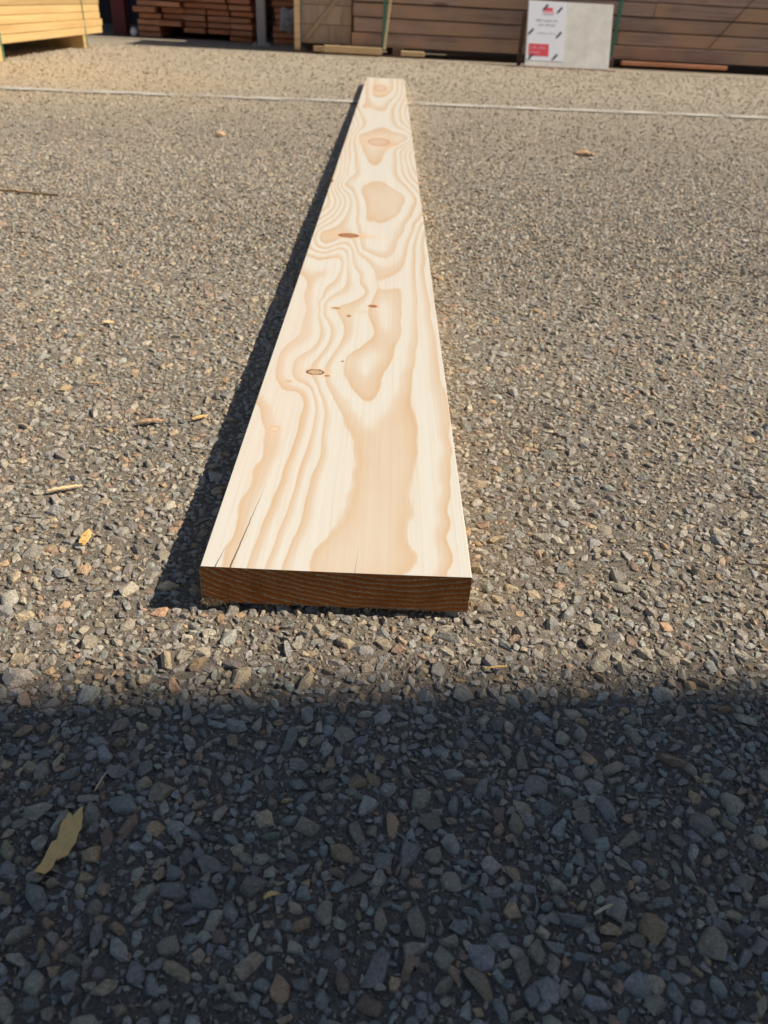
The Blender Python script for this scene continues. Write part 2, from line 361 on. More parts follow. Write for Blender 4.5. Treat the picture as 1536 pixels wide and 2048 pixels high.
KNOTS = [  # x, y, rx, ry, heart colour, rim colour, rim strength
    (-0.078, 0.907, 0.0112, 0.0082, (0.62, 0.40, 0.22), (0.085, 0.03, 0.012), 1.0),
    (-0.062, 0.897, 0.0036, 0.0022, (0.36, 0.15, 0.06), (0.45, 0.22, 0.1), 0.6),
    (-0.066, 1.583, 0.0560, 0.0150, (0.78, 0.50, 0.27), (0.74, 0.50, 0.30), 0.25),
    (-0.040, 1.140, 0.0330, 0.0100, (0.74, 0.60, 0.40), (0.70, 0.55, 0.36), 0.2),
    (-0.069, 1.585, 0.0200, 0.0165, (0.42, 0.17, 0.07), (0.25, 0.08, 0.03), 0.9),
    (-0.011, 1.168, 0.0075, 0.0065, (0.34, 0.12, 0.045), (0.45, 0.2, 0.09), 0.7),
    (-0.067, 1.151, 0.0080, 0.0050, (0.45, 0.24, 0.10), (0.6, 0.36, 0.2), 0.6),
    (-0.046, 1.119, 0.0035, 0.0050, (0.38, 0.16, 0.06), (0.55, 0.3, 0.15), 0.6),
    (-0.046, 0.946, 0.0018, 0.0030, (0.30, 0.12, 0.04), (0.6, 0.4, 0.2), 0.5),
    (-0.108, 0.875, 0.0045, 0.0035, (0.72, 0.52, 0.33), (0.52, 0.34, 0.18), 0.5),
    (-0.109, 0.749, 0.0060, 0.0065, (0.80, 0.62, 0.42), (0.56, 0.38, 0.22), 0.55),
    (-0.027, 2.810, 0.0360, 0.0850, (0.66, 0.40, 0.27), (0.50, 0.27, 0.15), 0.9),
    (-0.050, 4.660, 0.0340, 0.1900, (0.70, 0.44, 0.32), (0.50, 0.28, 0.16), 0.85),
    (-0.1385, 2.120, 0.0050, 0.0200, (0.25, 0.11, 0.04), (0.35, 0.18, 0.07), 0.8),
]
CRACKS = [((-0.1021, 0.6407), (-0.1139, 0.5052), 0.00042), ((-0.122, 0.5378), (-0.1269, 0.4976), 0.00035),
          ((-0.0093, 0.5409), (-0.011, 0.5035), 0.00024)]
CREAM = (0.70, 0.665, 0.585)
TAN = (0.625, 0.44, 0.268)

def board_top_material():
    nt = NT("planed_pine_face")
    co = nt.coords('Object')
    at = nt.n('ShaderNodeAttribute', attribute_name='ring')
    w1, _ = nt.noise(nt.scale(co, (330, 16, 1)), 1.0, 4, 0.7)
    w2, _ = nt.noise(nt.scale(co, (28, 9, 1)), 1.0, 3, 0.5)
    ring = nt.math('ADD', at.outputs['Fac'], nt.math('MULTIPLY', nt.math('SUBTRACT', w1, 0.5), 0.10))
    ring = nt.math('ADD', ring, nt.math('MULTIPLY', nt.math('SUBTRACT', w2, 0.5), 0.06))
    fr = nt.math('FRACT', nt.math('ADD', ring, 10.0))
    t = nt.ramp(fr, [(0.0, (0.9,) * 3), (0.028, (0.10,) * 3), (0.22, (0.0,) * 3), (0.48, (0.06,) * 3), (0.6, (0.36,) * 3),
                     (0.69, (0.60,) * 3), (0.88, (0.84,) * 3), (0.972, (1.08, 1.08, 1.08)), (1.0, (0.85,) * 3)])
    tone, _ = nt.noise(nt.scale(co, (14, 2.5, 1)), 1.0, 3, 0.5)
    t = nt.math('MULTIPLY', t, nt.maprange(tone, 0.3, 0.7, 0.55, 1.1))
    c = nt.mix(t, CREAM, TAN)
    # fine fibre streaks, long planer chatter
    s1, _ = nt.noise(nt.scale(co, (900, 6, 1)), 1.0, 3, 0.6)
    s2, _ = nt.noise(nt.scale(co, (260, 1.5, 1)), 1.0, 3, 0.6)
    s = nt.math('ADD', nt.math('MULTIPLY', s1, 0.5), nt.math('MULTIPLY', s2, 0.5))
    c = nt.mix(nt.maprange(s, 0.48, 0.68, 0.0, 0.42), c, (0.58, 0.43, 0.27))
    c = nt.mix(nt.maprange(s, 0.45, 0.25, 0.0, 0.22), c, (0.74, 0.70, 0.61))
    pink, _ = nt.noise(nt.scale(co, (10, 1.2, 1)), 1.0, 2, 0.5)
    c = nt.mix(nt.maprange(pink, 0.5, 0.75, 0.0, 0.35), c, (0.72, 0.53, 0.40))
    # pith flecks
    fl = nt.voro(nt.scale(co, (160, 60, 1)), 1.0)
    fm = nt.maprange(fl.outputs['Distance'], 0.03, 0.08, 0.6, 0.0)
    sel = nt.math('GREATER_THAN', nt.vmath('DOT_PRODUCT', fl.outputs['Color'], (1, 0, 0)), 0.985)
    c = nt.mix(nt.math('MULTIPLY', fm, sel), c, (0.25, 0.13, 0.06))
    kw, kwc = nt.noise(co, 260, 3, 0.6)
    wv = nt.vmath('MULTIPLY', nt.vmath('SUBTRACT', kwc, (0.5, 0.5, 0.5)), (0.005, 0.005, 0))
    kc = nt.vmath('ADD', co, wv)
    hgt = nt.math('MULTIPLY', s, 0.5)
    for (x, y, rx, ry, heart, rim, st) in KNOTS:
        d = nt.vmath('LENGTH', nt.vmath('MULTIPLY', nt.vmath('SUBTRACT', kc, (x - BX, y - BY, 0)), (1 / rx, 1 / ry, 0)))
        halo = nt.maprange(d, 1.0, 2.6, 0.4 * st, 0.0, True)
        c = nt.mix(halo, c, (0.78, 0.52, 0.30))
        r = nt.maprange(nt.math('ABSOLUTE', nt.math('SUBTRACT', d, 0.92)), 0.02, 0.22, st, 0.0, True)
        inside = nt.maprange(d, 0.85, 1.0, (0.9 if rx < 0.03 else 0.5) if st > 0.3 else 0.35, 0.0, True)
        rr = nt.math('SINE', nt.math('MULTIPLY', nt.math('ADD', d, nt.math('MULTIPLY', kw, 0.5)), 17.0))
        heart = nt.mix(nt.maprange(rr, -1, 1, 0.0, 0.55), heart, tuple(q * 0.6 for q in heart))
        c = nt.mix(inside, c, heart)
        c = nt.mix(r, c, rim) if rx < 0.03 else nt.mix(nt.math('MULTIPLY', r, 0.6), c, rim)
    # drying checks, shade inside them painted as dark lines
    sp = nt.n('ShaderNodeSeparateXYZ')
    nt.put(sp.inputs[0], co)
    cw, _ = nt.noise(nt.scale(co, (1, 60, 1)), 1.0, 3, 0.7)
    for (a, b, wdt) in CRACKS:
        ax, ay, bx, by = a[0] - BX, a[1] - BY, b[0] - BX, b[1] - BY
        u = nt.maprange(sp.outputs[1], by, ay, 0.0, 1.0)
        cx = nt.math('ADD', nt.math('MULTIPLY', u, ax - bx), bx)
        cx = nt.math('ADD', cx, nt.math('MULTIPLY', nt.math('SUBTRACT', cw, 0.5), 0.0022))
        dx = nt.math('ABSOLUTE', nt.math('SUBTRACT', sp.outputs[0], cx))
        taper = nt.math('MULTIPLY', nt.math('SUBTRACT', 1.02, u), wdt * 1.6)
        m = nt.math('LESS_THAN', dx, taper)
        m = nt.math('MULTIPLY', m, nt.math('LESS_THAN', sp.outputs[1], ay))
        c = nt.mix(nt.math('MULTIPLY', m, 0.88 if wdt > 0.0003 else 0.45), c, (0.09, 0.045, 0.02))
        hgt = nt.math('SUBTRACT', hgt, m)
    chat = nt.n('ShaderNodeTexWave', wave_type='BANDS', bands_direction='Y')
    nt.put(chat.inputs['Vector'], co)
    chat.inputs['Scale'].default_value = 60
    chat.inputs['Distortion'].default_value = 0.6
    hgt = nt.math('ADD', hgt, nt.math('MULTIPLY', chat.outputs['Fac'], 0.06))
    nb = nt.bump(hgt, 0.25, 0.0006)
    return nt.finish(c, 0.55, nb, 0.3)

def end_grain_material():
    nt = NT("sawn_end_grain")
    co = nt.coords('Object')
    w, wc = nt.noise(nt.scale(co, (18, 1, 40)), 1.0, 3, 0.5)
    sp = nt.n('ShaderNodeSeparateXYZ')
    nt.put(sp.inputs[0], nt.vmath('ADD', co, nt.vmath('MULTIPLY', nt.vmath('SUBTRACT', wc, (0.5, 0.5, 0.5)), (0.012, 0, 0.010))))
    # growth rings cut across: arcs sagging below a pith lying above the face
    dx = nt.math('SUBTRACT', sp.outputs[0], 0.052)
    dz = nt.math('MULTIPLY', nt.math('SUBTRACT', sp.outputs[2], 0.19), 1.0)
    r = nt.math('SQRT', nt.math('ADD', nt.math('MULTIPLY', nt.math('MULTIPLY', dx, dx), 0.55), nt.math('MULTIPLY', dz, dz)))
    fr = nt.math('FRACT', nt.math('MULTIPLY', r, 195.0))
    t = nt.ramp(fr, [(0.0, (0.0,) * 3), (0.5, (0.06,) * 3), (0.74, (0.35,) * 3), (0.86, (1.0,) * 3), (0.92, (1.0,) * 3), (0.97, (0.0,) * 3)])
    fib, _ = nt.noise(nt.scale(co, (420, 420, 900)), 1.0, 4, 0.8)
    fb2, _ = nt.noise(nt.scale(co, (420, 100, 1500)), 1.0, 3, 0.7)
    t = nt.math('MULTIPLY', t, nt.maprange(fib, 0.40, 0.60, 0.1, 1.6))
    c = nt.mix(nt.math('MULTIPLY', t, 1.5, clamp=True), (0.43, 0.11, 0.007), (1.0, 0.76, 0.45))
    c = nt.mix(nt.math('MULTIPLY', nt.maprange(fb2, 0.6, 0.72, 0.0, 0.8), nt.maprange(fib, 0.45, 0.6, 0.0, 1.0)), c, (0.85, 0.62, 0.36))
    blot, _ = nt.noise(co, 40, 4, 0.6)
    c = nt.mix(nt.maprange(blot, 0.45, 0.7, 0.0, 0.55), c, (0.32, 0.09, 0.01))
    h = nt.math('ADD', nt.math('MULTIPLY', fib, 0.7), nt.math('MULTIPLY', t, 0.8))
    nb = nt.bump(h, 0.9, 0.0014)
    return nt.finish(c, 0.85, nb, 0.15)

BX, BY, BZ = -0.02635, 0.502, 0.008       # origin of the board: middle of its near end, underside
BW, BL, BT = 0.225, 4.80, 0.0375

MAT = {}
MAT['gravel'] = stone_material("crushed_stone", True)
MAT['stone'] = stone_material("crushed_stone_single", False)
MAT['ground'] = ground_material()
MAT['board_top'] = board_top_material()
MAT['end'] = end_grain_material()
MAT['board_side'] = simple_wood("planed_pine_edge", (0.84, 0.68, 0.45), (0.66, 0.45, 0.25), 'Y', 3.0, 0.6)
MAT['yellow'] = simple_wood("fresh_sawn_spruce", (0.59, 0.405, 0.18), (0.51, 0.315, 0.13), 'Y', 0.8)
MAT['redwood'] = simple_wood("red_brown_timber", (0.72, 0.33, 0.18), (0.42, 0.16, 0.08), 'X', 1.0)
MAT['brown'] = simple_wood("brown_treated_timber", (0.42, 0.295, 0.245), (0.25, 0.17, 0.14), 'X', 1.3, wear=(0.50, 0.31, 0.19))
MAT['browndark'] = simple_wood("dark_treated_timber", (0.16, 0.10, 0.075), (0.10, 0.06, 0.045), 'X', 0.8)
MAT['pale'] = simple_wood("pale_batten_wood", (0.80, 0.58, 0.33), (0.62, 0.42, 0.22), 'X', 1.0)
MAT['chip'] = simple_wood("wood_chip_fibre", (0.95, 0.62, 0.24), (0.82, 0.47, 0.15), 'Y', 40.0)
MAT['chip_orange'] = simple_wood("dry_bark_chip", (0.58, 0.37, 0.22), (0.42, 0.24, 0.13), 'Y', 40.0)
MAT['straw'] = plain("straw", (0.72, 0.60, 0.36), 0.7)
MAT['steel'] = plain("galvanised_steel", (0.36, 0.37, 0.39), 0.5, 0.3)
MAT['redsteel'] = plain("dark_red_painted_steel", (0.16, 0.03, 0.03), 0.5)
MAT['dark'] = plain("dark_sheet_metal", (0.045, 0.042, 0.05), 0.7)
MAT['strap'] = plain("green_packing_strap", (0.07, 0.25, 0.18), 0.4)
MAT['panel'] = plain("weathered_white_board", (0.68, 0.66, 0.61), 0.7, var=0.16, sc=9)
MAT['paper'] = plain("laminated_paper", (0.78, 0.80, 0.86), 0.35, var=0.02, sc=6)
MAT['ink'] = plain("grey_print", (0.38, 0.40, 0.44), 0.6)
MAT['ink_black'] = plain("black_staple_tab", (0.03, 0.03, 0.035), 0.6)
MAT['ink_red'] = plain("red_print", (0.68, 0.07, 0.10), 0.5, var=0.05)
MAT['ink_pink'] = plain("pale_red_print", (0.82, 0.42, 0.46), 0.5, var=0.05)
MAT['wrap'] = plain("clear_plastic_wrap", (0.88, 0.9, 0.93), 0.12, spec=0.9, sc=60, bmp=0.004)
MAT['packend'] = simple_wood("wrapped_pack_end", (0.46, 0.36, 0.27), (0.36, 0.26, 0.19), 'Z', 0.4, wear=(0.5, 0.33, 0.21))
MAT['rubber'] = plain("black_rubber", (0.02, 0.02, 0.02), 0.6)

def line_paint():
    nt = NT("worn_road_paint")
    geo = nt.n('ShaderNodeNewGeometry').outputs['Position']
    a, _ = nt.noise(geo, 140, 4, 0.7)
    b, _ = nt.noise(geo, 6, 3, 0.6)
    c = nt.mix(a, (0.46, 0.43, 0.37), (0.62, 0.585, 0.52))
    m = nt.finish(c, 0.7, nt.bump(a, 0.6, 0.002), 0.3)
    keep = nt.math('GREATER_THAN', nt.math('ADD', a, nt.math('MULTIPLY', nt.math('SUBTRACT', b, 0.5), 1.0)), 0.45)
    tr = nt.n('ShaderNodeBsdfTransparent')
    mx = nt.n('ShaderNodeMixShader')
    nt.link(keep, mx.inputs[0])
    nt.link(tr.outputs[0], mx.inputs[1])
    nt.link(nt.b.outputs[0], mx.inputs[2])
    nt.link(mx.outputs[0], nt.out.inputs[0])
    return m
MAT['paint'] = line_paint()

def corrugated():
    nt = NT("grey_cladding")
    co = nt.coords('Object')
    a, _ = nt.noise(co, 1.5, 4, 0.6)
    return nt.finish(nt.mix(a, (0.20, 0.22, 0.25), (0.28, 0.30, 0.33)), 0.55, None, 0.4)
MAT['cladding'] = corrugated()

# ------------------------------------------------------------------ the yard
def build_ground():
    # one sheet to the horizon; finer near the board
    xs = np.unique(np.concatenate([np.array([-150, -60, -20, -8, -4]), np.linspace(-2.4, 2.4, 41), np.array([4, 8, 20, 60, 150])]))
    ys = np.unique(np.concatenate([np.array([-150, -60, -20, -8, -3, -1]), np.linspace(-0.4, 6.0, 65), np.array([8, 12, 20, 60, 150])]))
    X, Y = np.meshgrid(xs, ys)
    Zg = np.where((X > -0.7) & (X < 0.7) & (Y > 0.0) & (Y < 1.4), -0.003, 0.0)
    V = np.stack([X, Y, Zg], -1).reshape(-1, 3)
    nx, ny = len(xs), len(ys)
    i = (np.arange(ny - 1)[:, None] * nx + np.arange(nx - 1)[None, :]).ravel()
    F = np.stack([i, i + 1, i + 1 + nx, i + nx], 1)
    me = np_mesh("ground", V, F.ravel(), 4)
    g = link_mesh("ground", me, mats=[MAT['ground']])
    tag(g, "sunlit rough asphalt yard with exposed crushed stone", kind='structure')
    return g
ground = build_ground()

# lumpy surface of the binder between the stones
def lattice_noise(x, y, s, seed):
    g = np.random.default_rng(seed).random((256, 256))
    u, v = x * s + 500.3, y * s + 500.7
    i, j = np.floor(u).astype(int), np.floor(v).astype(int)
    fu, fv = u - i, v - j
    fu = fu * fu * (3 - 2 * fu); fv = fv * fv * (3 - 2 * fv)
    i0, i1, j0, j1 = i % 256, (i + 1) % 256, j % 256, (j + 1) % 256
    return (g[i0, j0] * (1 - fu) + g[i1, j0] * fu) * (1 - fv) + (g[i0, j1] * (1 - fu) + g[i1, j1] * fu) * fv
def relief(x, y):
    x = np.asarray(x, float); y = np.asarray(y, float)
    h = 0.0009 * lattice_noise(x, y, 90, 1) + 0.0009 * lattice_noise(x, y, 190, 2) + 0.0006 * lattice_noise(x, y, 390, 3)
    edge = np.clip((1.6 - y) / 0.4, 0, 1)
    return 0.0002 - 0.0006 * np.clip((0.65 - y) / 0.3, 0, 1) + h * (0.25 + 0.75 * edge)

def hull_template(npts, gen, flat=0.55, rough=0.25):
    pts = gen.normal(size=(npts, 3))
    pts /= np.linalg.norm(pts, axis=1)[:, None]
    pts = np.sign(pts) * np.abs(pts) ** gen.uniform(0.8, 1.3)
    pts *= gen.uniform(1 - rough, 1.0, (npts, 1))
    pts[:, 1] *= gen.uniform(0.45, 0.92)
    pts[:, 2] *= flat
    pts[:, 2] = np.minimum(pts[:, 2], flat * gen.uniform(0.5, 0.8) + pts[:, 0] * gen.uniform(-.2, .2) + pts[:, 1] * gen.uniform(-.2, .2))   # worn flat top
    bm = bmesh.new()
    for p in pts:
        bm.verts.new(p)
    r = bmesh.ops.convex_hull(bm, input=bm.verts[:])
    bmesh.ops.delete(bm, geom=list({v for v in bm.verts if not v.link_faces}), context='VERTS')
    bmesh.ops.triangulate(bm, faces=bm.faces[:])
    # drop faces that look straight down: buried
    down = [f for f in bm.faces if f.normal.z < -0.75]
    bmesh.ops.delete(bm, geom=down, context='FACES')
    bmesh.ops.delete(bm, geom=[v for v in bm.verts if not v.link_faces], context='VERTS')
    bm.verts.index_update()
    v = np.array([q.co[:] for q in bm.verts])
    f = np.array([[q.index for q in fc.verts] for fc in bm.faces])
    bm.free()
    v[:, :2] -= (v[:, :2].max(0) + v[:, :2].min(0)) / 2
    v /= np.abs(v[:, 0]).max()
    v += gen.normal(0, 0.035, v.shape) * np.array([1, 1, 0.7])      # chips and hollows
    return v, f

T_BIG = [hull_template(20, rng, 0.66, 0.3) for _ in range(28)]
T_MED = [hull_template(13, rng, 0.66, 0.3) for _ in range(16)]
T_LOW = [hull_template(9, rng, 0.6, 0.3) for _ in range(14)]
T_TINY = [hull_template(7, rng, 0.65, 0.3) for _ in range(10)]

def rot_mats(rz, tx, ty):
    cz, sz = np.cos(rz), np.sin(rz)
    cx, sx = np.cos(tx), np.sin(tx)
    cy, sy = np.cos(ty), np.sin(ty)
    n = len(rz)
    Rz = np.zeros((n, 3, 3)); Rx = np.zeros((n, 3, 3)); Ry = np.zeros((n, 3, 3))
    Rz[:, 0, 0] = cz; Rz[:, 0, 1] = -sz; Rz[:, 1, 0] = sz; Rz[:, 1, 1] = cz; Rz[:, 2, 2] = 1
    Rx[:, 0, 0] = 1; Rx[:, 1, 1] = cx; Rx[:, 1, 2] = -sx; Rx[:, 2, 1] = sx; Rx[:, 2, 2] = cx
    Ry[:, 1, 1] = 1; Ry[:, 0, 0] = cy; Ry[:, 0, 2] = sy; Ry[:, 2, 0] = -sy; Ry[:, 2, 2] = cy
    return Rz @ Rx @ Ry

def scatter(templates, P, S, tilt, cols, gen):
    """P positions (n,3), S scales (n,) -> verts, tris, vertex colours"""
    n = len(P)
    which = gen.integers(0, len(templates), n)
    R = rot_mats(gen.uniform(0, 2 * np.pi, n), gen.normal(0, tilt, n), gen.normal(0, tilt, n))
    A = S[:, None] * gen.uniform(0.72, 1.22, (n, 3))
    Vs, Fs, Cs = [], [], []
    base = 0
    for k, (tv, tf) in enumerate(templates):
        idx = np.nonzero(which == k)[0]
        if not len(idx):
            continue
        v = tv[None, :, :] * A[idx][:, None, :]
        v = np.einsum('nij,nkj->nki', R[idx], v) + P[idx][:, None, :]
        m, q = len(idx), len(tv)
        Vs.append(v.reshape(-1, 3))
        Fs.append((tf[None] + (base + np.arange(m) * q)[:, None, None]).reshape(-1, 3))
        Cs.append(np.repeat(cols[idx], q, axis=0))
        base += m * q
    return np.concatenate(Vs), np.concatenate(Fs), np.concatenate(Cs)

def halfwidth(y):
    return 0.12 + 0.61 * (0.832 * y + 0.245)

# dart throwing for the near zone
cell = 0.022
grid = {}
near = []          # x, y, r, class
def fits(x, y, r, pack):
    gx, gy = int(math.floor(x / cell)), int(math.floor(y / cell))
    for ix in (gx - 1, gx, gx + 1):
        for iy in (gy - 1, gy, gy + 1):
            for (qx, qy, qr) in grid.get((ix, iy), ()):
                if (x - qx) ** 2 + (y - qy) ** 2 < ((r + qr) * pack) ** 2:
                    return False
    return True
def throw(n, r0, r1, pack, y0, y1, cls):
    w1 = halfwidth(y1)
    for _ in range(n):
        y = y0 + (y1 - y0) * rnd.random()
        x = rnd.uniform(-w1, w1)
        if abs(x) > halfwidth(y):
            continue
        r = r0 + (r1 - r0) * rnd.random() ** 1.6
        if fits(x, y, r, pack):
            grid.setdefault((int(math.floor(x / cell)), int(math.floor(y / cell))), []).append((x, y, r))
            near.append((x, y, r, cls))
Y0, Y1 = 0.06, 1.35
throw(5600, 0.0064, 0.0100, 0.76, Y0, Y1, 0)
throw(40000, 0.0042, 0.0066, 0.70, Y0, Y1, 0)
throw(90000, 0.0026, 0.0042, 0.66, Y0, Y1, 1)
throw(110000, 0.0013, 0.0026, 0.70, Y0, 1.1, 2)
near = np.array(near)
UNDER = (near[:, 0] > BX - BW / 2 - 0.0) & (near[:, 0] < BX + BW / 2) & (near[:, 1] > BY + 0.03)

def binder():
    p = 0.0034
    ys = np.arange(Y0 - 0.02, 1.6, p); xs = np.arange(-halfwidth(1.5), halfwidth(1.5), p)
    X, Y = np.meshgrid(xs, ys)
    X = X + rng.uniform(-.3, .3, X.shape) * p; Y = Y + rng.uniform(-.3, .3, Y.shape) * p
    Zr = relief(X, Y)
    nx = len(xs)
    i = (np.arange(len(ys) - 1)[:, None] * nx + np.arange(nx - 1)[None]).ravel()
    keep = np.abs(X.ravel()[i]) < halfwidth(Y.ravel()[i])
    i = i[keep]
    F = np.stack([i, i + 1, i + 1 + nx, i + nx], 1)
    used, inv = np.unique(F, return_inverse=True)
    me = np_mesh("bitumen_binder", np.stack([X, Y, Zr], -1).reshape(-1, 3)[used], inv.reshape(-1), 4, True)
    tag(link_mesh("bitumen_binder", me, ground, mats=[MAT['ground']]), kind='stuff')
    print("binder quads", len(F))
binder()

def z_for(r, gen, lo=0.25, hi=0.75):
    """height of the stone centre so that its flat top stands a few mm proud"""
    return 0.38 * r * gen.uniform(lo, hi, len(r)) - 0.20 * r + 0.0011

# the 300 stones that show largest are parts of their own
dist = np.sqrt(near[:, 0] ** 2 + near[:, 1] ** 2 + 0.44 ** 2)
inview = (np.abs(near[:, 0]) < 0.5 * (0.832 * near[:, 1] + 0.245) + 0.01) & (near[:, 1] > 0.17)
score = np.where(inview & (near[:, 3] == 0), near[:, 2] / dist * np.sqrt(0.44 / dist), 0)
order = np.argsort(-score)
single = order[:300]
mask = np.ones(len(near), bool); mask[single] = False

stone_meshes = []
for k, (tv, tf) in enumerate(T_BIG):
    me = np_mesh("stone", tv * 0.01, tf.ravel(), 3)
    me.materials.append(MAT['stone'])
    stone_meshes.append(me)
scol = stone_colors(300, rng)
for j, i in enumerate(single):
    x, y, r, _ = near[i]
    o = bpy.data.objects.new("stone", stone_meshes[rnd.randrange(len(stone_meshes))])
    COL.objects.link(o)
    o.parent = ground
    s = r / 0.01
    o.scale = (s * rnd.uniform(0.85, 1.22), s * rnd.uniform(0.72, 1.1), s * rnd.uniform(0.8, 1.2))
    o.rotation_euler = (rnd.gauss(0, 0.14), rnd.gauss(0, 0.14), rnd.uniform(0, 6.283))
    o.location = (x, y, float(z_for(np.array([r]), rng)[0]))
    o.color = (*[float(q) for q in scol[j]], 1)

parts = []
gen = np.random.default_rng(21)
for cls, T, tilt in ((0, T_BIG, 0.10), (1, T_MED, 0.18), (2, T_LOW, 0.25)):
    m = mask & (near[:, 3] == cls)
    q = near[m]
    z = z_for(q[:, 2], gen)
    u = UNDER[m]
    z = np.where(u, np.minimum(z, BZ - 0.62 * q[:, 2]), z)
    parts.append(scatter(T, np.column_stack([q[:, 0], q[:, 1], z]), q[:, 2], tilt, stone_colors(len(q), gen), gen))
# grit between the stones
def uniform_zone(n, y0, y1, gen):
    y = gen.uniform(y0, y1, n); w1 = halfwidth(y1)
    x = gen.uniform(-w1, w1, n)
    k = np.abs(x) < halfwidth(y)
    return x[k], y[k]
gx, gy = uniform_zone(85000, Y0, 1.0, gen)
gr = gen.uniform(0.0007, 0.0020, len(gx))
parts.append(scatter(T_TINY, np.column_stack([gx, gy, relief(gx, gy) + gr * 0.1]), gr, 0.5, stone_colors(len(gx), gen) * 0.35 + np.array([0.135, 0.112, 0.088]), gen))
# mid and far zones on a jittered lattice
def lattice(y0, y1, pitch, gen):
    w = halfwidth(y1)
    gx = np.arange(-w, w, pitch); gy = np.arange(y0, y1, pitch * 0.92)
    X, Y = np.meshgrid(gx, gy)
    X = X + (np.arange(len(gy)) % 2)[:, None] * pitch / 2
    X = (X + gen.uniform(-0.42, 0.42, X.shape) * pitch).ravel(); Y = (Y + gen.uniform(-0.42, 0.42, Y.shape) * pitch).ravel()
    k = (np.abs(X) < halfwidth(Y)) & (gen.random(len(X)) > 0.1)
    return X[k], Y[k]
for (y0, y1, pitch, T, r0, r1) in ((1.35, 2.0, 0.0086, T_LOW, 0.0028, 0.0068), (2.0, 2.8, 0.0096, T_LOW, 0.0030, 0.0070), (2.8, 3.7, 0.0112, T_TINY, 0.0034, 0.0076),
                                   (3.7, 5.3, 0.0140, T_TINY, 0.0042, 0.0090), (5.3, 7.9, 0.0200, T_TINY, 0.0056, 0.0115)):
    x, y = lattice(y0, y1, pitch, gen)
    r = r0 + (r1 - r0) * gen.random(len(x)) ** 1.4
    z = z_for(r, gen) - (0.0012 + 0.17 * r) * np.clip((y - 1.6) / 3.0, 0, 1)
    u = (x > BX - BW / 2) & (x < BX + BW / 2)
    z = np.where(u, np.minimum(z, BZ - 0.65 * r), z)
    parts.append(scatter(T, np.column_stack([x, y, z]), r, 0.13 if y0 < 2.5 else 0.09, stone_colors(len(x), gen), gen))
off = 0; Vs = []; Fs = []; Cs = []
for v, f, c in parts:
    Vs.append(v); Fs.append(f + off); Cs.append(c); off += len(v)
V = np.concatenate(Vs); F = np.concatenate(Fs); Cc = np.concatenate(Cs)
me = np_mesh("gravel", V, F.ravel(), 3)
att = me.color_attributes.new("stone_col", 'FLOAT_COLOR', 'POINT')
att.data.foreach_set('color', np.column_stack([Cc, np.ones(len(Cc))]).astype(np.float32).ravel())
gravel = link_mesh("gravel", me, ground, mats=[MAT['gravel']])
tag(gravel, "crushed stone chippings set in the asphalt", kind='stuff')
print("gravel tris", len(F), "near stones", len(near))

# painted line across the yard
def painted_line():
    pts = [(-9.0, 3.35), (-1.857, 4.161), (-0.541, 4.315), (0.135, 4.43), (2.035, 4.64), (9.0, 5.4)]
    w = 0.056
    bm = bmesh.new()
    prev = None
    for x, y in pts:
        a = bm.verts.new((x, y - w, 0.006)); b = bm.verts.new((x, y + w, 0.006))
        if prev:
            bm.faces.new((prev[0], a, b, prev[1]))
        prev = (a, b)
    o = link_mesh("painted_line", bm_mesh("painted_line", bm), mats=[MAT['paint']])
    tag(o, "thin worn white line painted across the asphalt behind the board's far end", kind='structure')
painted_line()

# ------------------------------------------------------------------ the pine board
def tps_field():
    g = np.array([[float(q) for q in s.split(',')] for s in GRAIN.split(';')])
    P, f = g[:, :2], g[:, 2]
    # merge near duplicates
    n = len(P)
    def phi(r2):
        return 0.5 * r2 * np.log(r2 + 1e-12)
    r2 = ((P[:, None] - P[None]) ** 2).sum(-1)
    K = phi(r2) + np.eye(n) * 6e-4
    Q = np.column_stack([np.ones(n), P])
    A = np.block([[K, Q], [Q.T, np.zeros((3, 3))]])
    sol = np.linalg.lstsq(A, np.concatenate([f, np.zeros(3)]), rcond=None)[0]
    w, a = sol[:n], sol[n:]
    def ev(X):
        out = np.empty(len(X))
        for s in range(0, len(X), 8000):
            x = X[s:s + 8000]
            out[s:s + 8000] = phi(((x[:, None] - P[None]) ** 2).sum(-1)) @ w + a[0] + x @ a[1:]
        return out
    return ev

